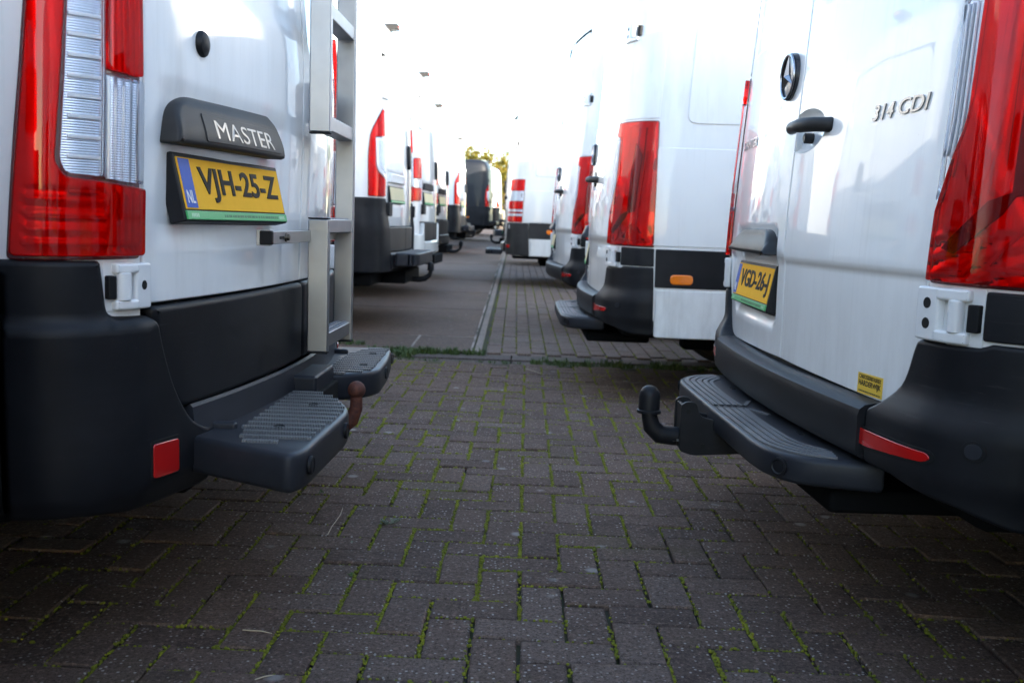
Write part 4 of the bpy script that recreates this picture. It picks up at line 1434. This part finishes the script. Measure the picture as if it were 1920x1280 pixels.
pav = sheet('brick_pavement', np.linspace(-3.4, 3.4, 18), [-2.0, 0, 1, 2, 3, 4, 5, GUT0], -.016, 'joint_soil')
variants = {}
for o_, (lx, ly) in (('h', (.2045, .1005)), ('v', (.0985, .2075))):
    variants[o_] = []
    for k in range(4):
        V, F = bevel_box(lx, ly, .05, .0048, .0020, 11 + k)
        me = bpy.data.meshes.new('brick')
        me.from_pydata(V, [], F)
        me.polygons.foreach_set('use_smooth', [True] * len(me.polygons))
        me.set_sharp_from_angle(angle=R(28))
        me.materials.append(MATS['paver'])
        variants[o_].append(me)
bricks = []
for j in range(-26, 46):
    for i in range(-34, 34):
        d = (i + j) % 4
        if d == 0:
            c, o_ = (i + 1.0, j + .5), 'h'
        elif d == 2:
            c, o_ = (i + .5, j + 1.0), 'v'
        else:
            continue
        x = PX0 + CELL * (c[0] * CT - c[1] * SNT)
        y = PY0 + CELL * (c[0] * SNT + c[1] * CT)
        if abs(x) > 3.3 or y < -.6 or y > GUT0 - (.055 if o_ == 'h' else .11):
            continue
        bricks.append((x, y, o_))
B = np.array([(x, y, 0) for x, y, _ in bricks])
u, v_, zc = cam_px(B)
vis = (u > -20) & (u < 1940) & (v_ > 0) & (v_ < 1310) & (zc > .3)
hid = (B[:, 1] > 1.72) & (B[:, 1] < 3.7) & ((B[:, 0] < -.80) | (B[:, 0] > .86))      # under the two near vans
score = np.where(vis & ~hid, 1 / np.maximum(zc, .1) ** 2, -1)
order = np.argsort(-score)
single = set(order[:298])
jv, jf, jt = [], [], []
for k, (x, y, o_) in enumerate(bricks):
    rr = random.Random(k * 17 + 3)
    dz = rr.gauss(0, .0018)
    tx, ty, tz = rr.gauss(0, .009), rr.gauss(0, .009), TH + rr.gauss(0, .009)
    me = variants[o_][rr.randrange(4)]
    if k in single and score[k] > 0:
        b = bpy.data.objects.new('brick', me)
        b.location = (x + rr.gauss(0, .0008), y + rr.gauss(0, .0008), dz)
        b.rotation_euler = (tx, ty, tz)
        b.parent = pav
        col.objects.link(b)
    else:
        M = Matrix.Translation((x, y, dz)) @ Matrix.Rotation(tz, 4, 'Z') @ Matrix.Rotation(tx, 4, 'X') @ Matrix.Rotation(ty, 4, 'Y')
        b0 = len(jv)
        jv += [tuple(M @ q.co) for q in me.vertices]
        jf += [tuple(b0 + i for i in p.vertices) for p in me.polygons]
        jt += [rr.random()] * len(me.polygons)


def joined(name, V, F, tint, mat, parent, sharp=28):
    o = mesh_ob(name, V, F, mat, parent, True, None, sharp)
    at = o.data.attributes.new('tint', 'FLOAT', 'FACE')
    at.data.foreach_set('value', np.array(tint, dtype=np.float32))
    o['kind'] = 'stuff'
    return o


joined('bricks', jv, jf, jt, 'paver', pav)

# moss in the joints
MOSS = [(c_, a, b) for c_, a, b in ()]
pts = []
rr = random.Random(21)
for k, (x, y, o_) in enumerate(bricks):
    if not vis[k] or y > GUT0 or y < 1.5:
        continue
    lx, ly = (.213, .1065) if o_ == 'h' else (.1065, .213)
    dens = 1.25 if y < 3.4 else .8
    f = (math.sin(x * 2.3 + 1.0) * math.sin(y * 1.7 + .6) + .55 * math.sin(x * 6.1 - y * 4.3) + .35 * math.sin(x * 13 + y * 11))
    wgt = .92 + .55 * f
    wgt *= 1.0 - .75 * float(sst(.30, .80, abs(x - .05) - .08 * (y - 2)))
    wgt *= .55 + .75 * float(sst(.25, .75, .5 + .5 * math.sin(x * 3.7 + 1.3) * math.sin(y * 2.9 - .4)))
    for side in (0, 1):
        L_ = ly if side == 0 else lx
        edge_w = rr.random()
        n_ = int(L_ / .0036 * dens)
        for q in range(n_):
            t = (q + rr.random()) / n_ - .5
            if rr.random() > wgt * (1.1 if side == 0 else .7) * (.45 + .9 * abs(math.sin(1.6 * t + edge_w * 6))):
                continue
            wj = .0036 if side == 0 else .0024
            dx, dy = (-lx / 2 + rr.gauss(0, wj), t * L_) if side == 0 else (t * L_, -ly / 2 + rr.gauss(0, wj))
            pts.append((x + dx * CT - dy * SNT, y + dx * SNT + dy * CT, rr.uniform(-.0075, -.0005), rr.uniform(.0026, .0052) * (1.25 if y > 3.4 else 1.0)))
pts = np.array(pts)
ico = [(0, 0, 1), (.9, 0, .35), (.28, .85, .35), (-.73, .53, .35), (-.73, -.53, .35), (.28, -.85, .35), (1.0, .3, -.7), (0, 1.0, -.7), (-1.0, .3, -.7), (-.4, -.95, -.7), (.6, -.8, -.7)]
icf = [(0, 1, 2), (0, 2, 3), (0, 3, 4), (0, 4, 5), (0, 5, 1), (1, 6, 2), (2, 6, 7), (2, 7, 3), (3, 7, 8), (3, 8, 4), (4, 8, 9), (4, 9, 5), (5, 9, 10), (5, 10, 1), (1, 10, 6)]


def blobs(name, P, tmpl, faces, mat, parent, flat=.75):
    n, k = len(P), len(tmpl)
    T = np.array(tmpl)
    ang = rng.uniform(0, 6.28, n)
    c, s = np.cos(ang)[:, None], np.sin(ang)[:, None]
    sc = P[:, 3:4] * rng.uniform(.8, 1.25, (n, k))
    X = (T[None, :, 0] * c - T[None, :, 1] * s) * sc + P[:, 0:1]
    Y = (T[None, :, 0] * s + T[None, :, 1] * c) * sc + P[:, 1:2]
    Z = T[None, :, 2] * sc * flat + P[:, 2:3]
    V = np.stack([X, Y, Z], -1).reshape(-1, 3)
    F = (np.array(faces)[None] + (np.arange(n) * k)[:, None, None]).reshape(-1, 3)
    me = bpy.data.meshes.new(name)
    me.vertices.add(len(V))
    me.vertices.foreach_set('co', V.astype(np.float32).ravel())
    me.loops.add(F.size)
    me.loops.foreach_set('vertex_index', F.astype(np.int32).ravel())
    me.polygons.add(len(F))
    me.polygons.foreach_set('loop_start', np.arange(0, F.size, 3, dtype=np.int32))
    me.update(calc_edges=True)
    me.validate()
    me.materials.append(MATS[mat])
    o = bpy.data.objects.new(name, me)
    col.objects.link(o)
    o.parent = parent
    o['kind'] = 'stuff'
    return o


mo = blobs('joint_moss', pts, ico, icf, 'moss', None)
mo['label'] = 'yellow green moss growing in the joints between the bricks'
mo['category'] = 'moss'

# gutter of flat kerb blocks across the yard
gut = sheet('gutter', np.linspace(-4, 4, 5), [GUT0, GUT1], -.045, 'joint_soil')
for k in range(8):
    bm = bmesh.new()
    add_box(bm, (-4 + k * 1.0 + .004, GUT0 + .012, -.12), (-3 + k * 1.0 - .004, GUT0 + .20, -.022), .006)
    add_box(bm, (-4 + k * 1.0 + .004, GUT0 + .208, -.12), (-3 + k * 1.0 - .004, GUT1 - .012, -.012), .006)
    bm_ob('gutter_block', bm, 'gutter_concrete', gut)

# concrete slabs, left of the edging strip
EDX = -.285
slabs = sheet('slab_yard', [-9, -4, EDX], [GUT1, 8, 10, 14, 20, 30, 49.5], -.002, 'pale_joint')
sy = [GUT1 + .01, 7.62] + [9.69 + 2.0 * k for k in range(21)]
sx = [[-2.6, -.735, EDX - .006]] + [[-6.3, -4.3, -2.30, EDX - .006] for _ in sy]
for j in range(len(sy) - 1):
    for a, b in zip(sx[j][:-1], sx[j][1:]):
        rr = random.Random(j * 31 + int(a * 10))
        y0, y1 = sy[j] + .018, sy[j + 1] - .018
        bm = bmesh.new()
        add_box(bm, (a + .010, y0, -.12), (b - .010, y1, 0), .004, 2)
        for q in bm.verts:
            q.co.z += float(gz(q.co.y)) + rr.gauss(0, .0) 
            q.co.y += .012 * (q.co.x - a)
        s_ = bm_ob('concrete_slab', bm, 'slab_concrete', slabs)
        s_.location.z = .001 + abs(rr.gauss(0, .002))
# pale edging stones
edg = sheet('edging', [EDX, EDX + .10], [GUT1, 8, 12, 16, 20, 24.8], -.010, 'joint_soil')
for k in range(18):
    y0 = GUT1 + .01 + k * 1.0
    bm = bmesh.new()
    add_box(bm, (EDX + .014, y0 + .004, -.15), (EDX + .066, y0 + .996, .001), .004, 2)
    for q in bm.verts:
        q.co.z += float(gz(q.co.y))
    bm_ob('edging_stone', bm, 'edging_concrete', edg)

# brick lane right of the edging strip
lane = sheet('brick_lane', [EDX + .10, .5, 1.5, 5.0], [GUT1, 8, 10, 13, 16, 20, 30, 49.5], -.016, 'far_paver')
bj = [[], [], []]
LV = []
for k in range(3):
    V, F = bevel_box(.0985, .2045, .05, .004, .001, 40 + k)
    me = bpy.data.meshes.new('brick')
    me.from_pydata(V, [], F)
    me.polygons.foreach_set('use_smooth', [True] * len(me.polygons))
    me.set_sharp_from_angle(angle=R(28))
    me.materials.append(MATS['far_paver'])
    LV.append(me)
mosspts = []
for i in range(0, 28):
    x = EDX + .10 + .058 + i * .108
    for j in range(0, 62):
        y = GUT1 + .115 + j * .2085 + (.104 if i % 2 else 0)
        if y > 19.5 or (y > 15 and x > .7):
            continue
        rr = random.Random(i * 97 + j)
        me = LV[rr.randrange(3)]
        zz = float(gz(y)) + rr.gauss(0, .0012)
        sl = .016 if y > 7 else 0
        if y < 8.6 and x < 1.05:
            b = bpy.data.objects.new('brick', me)
            b.location = (x, y, zz)
            b.rotation_euler = (sl + rr.gauss(0, .005), rr.gauss(0, .005), rr.gauss(0, .005))
            b.parent = lane
            col.objects.link(b)
        else:
            M = Matrix.Translation((x, y, zz)) @ Matrix.Rotation(sl + rr.gauss(0, .005), 4, 'X')
            b0 = len(bj[0])
            bj[0] += [tuple(M @ q.co) for q in me.vertices]
            bj[1] += [tuple(b0 + q for q in p.vertices) for p in me.polygons]
            bj[2] += [rr.random()] * len(me.polygons)
        if x < 1.6 and y < 14:
            wgt = .5 + .5 * math.sin(x * 5 + y * .8) * math.sin(y * 1.9)
            for q in range(12):
                if rr.random() < wgt * .8:
                    mosspts.append((x - .054 + rr.gauss(0, .003), y + rr.uniform(-.104, .104), zz - .004, rr.uniform(.004, .0075)))
joined('bricks', bj[0], bj[1], bj[2], 'far_paver', lane)
mo = blobs('lane_moss', np.array(mosspts), ico, icf, 'moss', None)
mo['label'] = 'thin lines of moss between the bricks of the far lane'
mo['category'] = 'moss'

# ------------------------------------------------------------------ vans
def put(root, x, y, rz, label, grp):
    root.location = (x, y, float(gz(y)))
    root.rotation_euler = (0, 0, rz)
    tag(root, label, 'van', grp)
    return root


GL, GR = 'vans parked along the left side of the aisle', 'vans parked along the right side of the aisle'
vanA, _ = build_strip_van()
put(vanA, -.588, 2.66, R(-1.25), 'nearest white van on the left with a steel ladder on its rear door', GL)

vanB, _ = build_round_van(word='VGD-26-J', sticker=True, step=True, tow=True, letters=True, H=2.40)
put(vanB, .745, 2.68, math.pi + R(1.7), 'nearest white van on the right with a black tow ball, chrome star and yellow sticker', GR)

vanC, _ = build_round_van(word=None, sticker=False, step=True, tow=False, letters=False, fine=False)
put(vanC, .445, 5.86, math.pi + R(-.25), 'second white van on the right, its big red lamp and amber side marker showing', GR)
vanD, _ = build_round_van(word=None, step=False, tow=False, letters=False, fine=False)
put(vanD, .362, 8.72, math.pi + R(4.0), 'third white van on the right, half hidden behind the second one', GR)
vanE, _ = build_band_van()
put(vanE, -.165, 13.75, math.pi, 'white van on the right with banded red and white tail lamps and a rear step', GR)

duc, _ = build_curve_van()
put(duc, -.985, 8.55, R(-1.5), 'white van beyond the ladder with a curved red lamp over a black bumper', GL)
tra, _ = build_curve_van(corner_z=.70, bumper='cream_paint', lamp_kind='slim', step=False, tow=False)
put(tra, -.985, 11.45, R(-1.5), 'white van with a pale painted bumper and slim lamps, third on the left', GL)
tr2, _ = build_curve_van(corner_z=.80, bumper='grey_plastic', lamp_kind='slim', step=False, H=2.5)
put(tr2, -1.05, 14.3, R(-1.0), 'white van with a grey bumper and tow ball, fourth on the left', GL)
hv = copy_tree(tr2)  # added out of sight to darken the near side of the curved-lamp van
put(hv, -1.30, 5.55, R(-1), 'added unseen white van set back behind the ladder van on the left', GL)
d2 = copy_tree(duc)
put(d2, -1.17, 21.75, R(-1.5), 'far white van on the left with a curved red lamp, shadow crossing its side', GL)
d3 = copy_tree(duc)
put(d3, -1.42, 25.2, R(-1.5), 'white van tucked between the curved-lamp van and the dark grey van', GL)
dk, _ = build_curve_van(paint_='dark_paint', H=2.52)
put(dk, -.80, 31.2, R(-2), 'dark grey van at the far end of the left row', GL)
d4 = copy_tree(duc)
put(d4, -.60, 37.5, R(-2), 'white van beyond the dark grey van at the end of the aisle', GL)
dk2 = copy_tree(dk)
put(dk2, -.23, 18.6, math.pi, 'dark van mostly hidden behind the banded-lamp van on the right', GR)
d5 = copy_tree(vanC)
put(d5, -.10, 24.5, math.pi, 'white van behind the dark van on the right side', GR)
d9 = copy_tree(vanC)
put(d9, -.05, 27.8, math.pi, 'white van far along the right row, second beyond the dark one', GR)
d10 = copy_tree(vanC)
put(d10, .0, 31.0, math.pi, 'farthest white van in the right row, opposite the dark grey van', GR)
# the row goes on behind the camera: it shades the foreground
d6 = copy_tree(vanC)
put(d6, .76, .45, math.pi, 'white van parked just behind the camera on the right', GR)
d7 = copy_tree(vanC)
put(d7, .74, -1.80, math.pi, 'white van parked two places behind the camera on the right', GR)
d11 = copy_tree(vanC)
put(d11, .80, -4.3, math.pi, 'white van parked three places behind the camera on the right', GR)
d8 = copy_tree(tr2)
put(d8, -.70, .38, 0, 'white van parked just behind the camera on the left', GL)


# ------------------------------------------------------------------ trees beyond the yard
def tree(name, x, y, h, rad, mat, label, seed, n=3800):
    rr = random.Random(seed)
    z0 = float(gz(y)) - .05
    root = empty(name, (x, y, z0))
    bm = bmesh.new()
    add_tube(bm, [(0, 0, 0), (.05, 0, h * .2), (.0, .08, h * .45), (.1, 0, h * .8)], [.22, .17, .12, .03], 10)
    limbs = []
    for k in range(9):
        a = rr.uniform(0, 6.28)
        zb = h * rr.uniform(.25, .6)
        e = Vector((math.cos(a) * rad * .75, math.sin(a) * rad * .75, zb + h * rr.uniform(.1, .3)))
        add_tube(bm, [(0, 0, zb), tuple(Vector((0, 0, zb)).lerp(e, .5) + Vector((0, 0, .15))), tuple(e)], [.08, .05, .015], 6)
        limbs.append(e)
    bm_ob('trunk', bm, 'bark', root)
    cl = [(Vector((rr.gauss(0, rad * .42), rr.gauss(0, rad * .42), h * rr.uniform(.35, .97))), rad * rr.uniform(.22, .42)) for _ in range(26)]
    cl += [(e, rad * .33) for e in limbs]
    V, F, T = [], [], []
    for k in range(n):
        c, r = cl[rr.randrange(len(cl))]
        d = Vector((rr.gauss(0, 1), rr.gauss(0, 1), rr.gauss(0, 1))).normalized() * r * rr.random() ** .4
        p = c + d
        a = Vector((rr.gauss(0, 1), rr.gauss(0, 1), rr.gauss(0, 1))).normalized()
        b = a.cross(Vector((rr.gauss(0, 1), rr.gauss(0, 1), rr.gauss(0, 1)))).normalized()
        s_ = rr.uniform(.06, .14)
        i = len(V)
        V += [tuple(p - a * s_), tuple(p + b * s_ * .6), tuple(p + a * s_), tuple(p - b * s_ * .6)]
        F.append((i, i + 1, i + 2, i + 3))
        T.append(rr.random())
    o = mesh_ob('crown', V, F, mat, root, False)
    at = o.data.attributes.new('tint', 'FLOAT', 'FACE')
    at.data.foreach_set('value', np.array(T, dtype=np.float32))
    tag(root, label, 'tree', 'trees beyond the yard')


tree('autumn_tree', -2.35, 62, 4.75, 2.0, 'leaf_autumn', 'yellow autumn tree above the dark grey van', 4, 5200)
tree('broadleaf_tree', -3.9, 66, 4.5, 1.6, 'leaf_green', 'green tree left of the yellow autumn tree', 5)
tree('broadleaf_tree', -.25, 64, 5.0, 1.5, 'leaf_green', 'green tree right of the yellow autumn tree', 6)
tree('autumn_tree', -1.0, 58, 3.7, 1.3, 'leaf_autumn', 'low yellow tree beside the farthest white van', 8)


# ------------------------------------------------------------------ plants
def blades(name, spots, mat, label, cat, kind=None):
    """spots: x, y, z, height, count, spread"""
    V, F = [], []
    rr = random.Random(len(spots) * 7 + 1)
    for x, y, z, h, n, sp in spots:
        for _ in range(n):
            a = rr.uniform(0, 6.28)
            r = sp * rr.random() ** .5
            px, py = x + r * math.cos(a), y + r * math.sin(a)
            hh = h * rr.uniform(.45, 1.1)
            b = rr.uniform(0, 6.28)
            lean = hh * rr.uniform(.2, .9)
            w = rr.uniform(.0015, .004) * (1 + h * 6)
            d = Vector((math.cos(b), math.sin(b), 0))
            s_ = Vector((-d.y, d.x, 0)) * w
            p0 = Vector((px, py, z))
            p1 = p0 + d * lean * .35 + Vector((0, 0, hh * .65))
            p2 = p0 + d * lean + Vector((0, 0, hh))
            i = len(V)
            V += [tuple(p0 - s_), tuple(p0 + s_), tuple(p1 + s_ * .8), tuple(p1 - s_ * .8), tuple(p2)]
            F += [(i, i + 1, i + 2, i + 3), (i + 3, i + 2, i + 4)]
    o = mesh_ob(name, V, F, mat, None, False)
    if kind:
        o['kind'] = kind
    return tag(o, label, cat)


rr = random.Random(12)
sp = []
for k in range(60):
    x = rr.uniform(-1.02, -.20)
    sp.append((x, GUT1 - .04 + rr.gauss(0, .025), -.015, rr.uniform(.02, .06), 26, .035))
for k in range(16):
    sp.append((rr.uniform(-.80, -.66), GUT1 - .12 + rr.gauss(0, .05), -.02, .05, 26, .04))
for k in range(14):
    sp.append((rr.uniform(-1.5, -1.0), GUT1 + .2 + rr.gauss(0, .03), .0, .04, 18, .03))
blades('grass_edge', sp, 'grass_green', 'green grass growing along the gutter at the edge of the slabs', 'grass', 'stuff')
sp = []
for k in range(110):
    sp.append((rr.uniform(.15, 1.7), GUT0 + .01 + rr.gauss(0, .04), -.01, rr.uniform(.015, .06), 14, .035))
for k in range(20):
    sp.append((rr.uniform(-.95, .4), GUT0 + .0 + rr.gauss(0, .015), -.01, rr.uniform(.01, .028), 10, .03))
blades('weeds_edge', sp, 'grass_green', 'sparse weeds growing along the near side of the gutter', 'weeds', 'stuff')


def gpt(x, y):
    """ground point seen at a place in the photograph (1920 x 1280)"""
    u_, w_ = x - 960, y - 640
    u_, w_ = math.cos(ROLL) * u_ + math.sin(ROLL) * w_, -math.sin(ROLL) * u_ + math.cos(ROLL) * w_
    d = (u_ / 1800, math.cos(PITCH) - w_ / 1800 * math.sin(PITCH), -math.sin(PITCH) - w_ / 1800 * math.cos(PITCH))
    t = -CAM_H / d[2]
    return d[0] * t, d[1] * t


def rosette(x, y, n, L, wd, mat, name, label, lift=.5):
    """small weed: narrow leaves on short branching stems"""
    rr = random.Random(int(x * 1000) + n)
    bm = bmesh.new()
    for k in range(n):
        a = rr.uniform(0, 6.28)
        ln = L * rr.uniform(.5, 1.1)
        el = rr.uniform(.15, 1.0) * lift
        d = Vector((math.cos(a) * math.cos(el), math.sin(a) * math.cos(el), math.sin(el)))
        side = d.cross(Vector((0, 0, 1))).normalized()
        p = Vector((x + rr.gauss(0, L * .12), y + rr.gauss(0, L * .12), -.004))
        for s0 in np.linspace(.25, 1.0, 6):
            for sg in (-1, 1):
                q = p + d * ln * s0
                e = (d * .7 + side * sg * .8 + Vector((0, 0, rr.uniform(.0, .5)))).normalized() * ln * .30 * rr.uniform(.6, 1.1)
                nn = e.cross(Vector((rr.gauss(0, .4), rr.gauss(0, .4), 1))).normalized() * wd
                bm.faces.new([bm.verts.new(t) for t in (q, q + e * .5 + nn, q + e, q + e * .5 - nn)])
        add_tube(bm, [p, p + d * ln * .5, p + d * ln], [.0012, .0009, .0005], 5)
    o = bm_ob(name, bm, mat, None, smooth=False)
    return tag(o, label, 'weed')


x, y = gpt(733, 982)
rosette(x, y, 16, .036, .0028, 'weed_grey_green', 'weed_plant', 'grey green feathery weed growing between bricks in front of the left van', .8)
x, y = gpt(655, 1020)
rosette(x, y, 6, .020, .0030, 'weed_grey_green', 'weed_plant', 'tiny pale weed just left of the feathery weed')
x, y = gpt(662, 1076)
rosette(x, y, 5, .014, .0028, 'grass_green', 'weed_plant', 'tiny green sprout in a joint below the pale weed')
x, y = gpt(603, 922)
rosette(x, y, 6, .016, .0030, 'grass_green', 'weed_plant', 'small green weed in a joint beside the left step')
x, y = gpt(1012, 696)
tw = []
for k, (pts_, lab) in enumerate((([(614, 1008), (622, 992), (630, 980), (638, 968), (643, 955)], 'pale dry twig lying on the bricks left of the feathery weed'),
                                 ([(985, 692), (1003, 699), (1020, 705)], 'thin dry straw lying on the bricks near the gutter'),
                                 ([(455, 1188), (490, 1190), (510, 1190)], 'straw lying in the shade on the bricks at lower left'),
                                 ([(478, 1278), (495, 1274), (512, 1270)], 'bleached stick at the bottom edge on the bricks at lower left'))):
    bm = bmesh.new()
    rr = random.Random(k)
    add_tube(bm, [(*gpt(*q), .004 + rr.uniform(0, .006)) for q in pts_], [.0014] * (len(pts_) - 1) + [.0007], 6)
    o = bm_ob('dry_twig', bm, 'dry_stalk', None)
    tag(o, lab, 'twig')
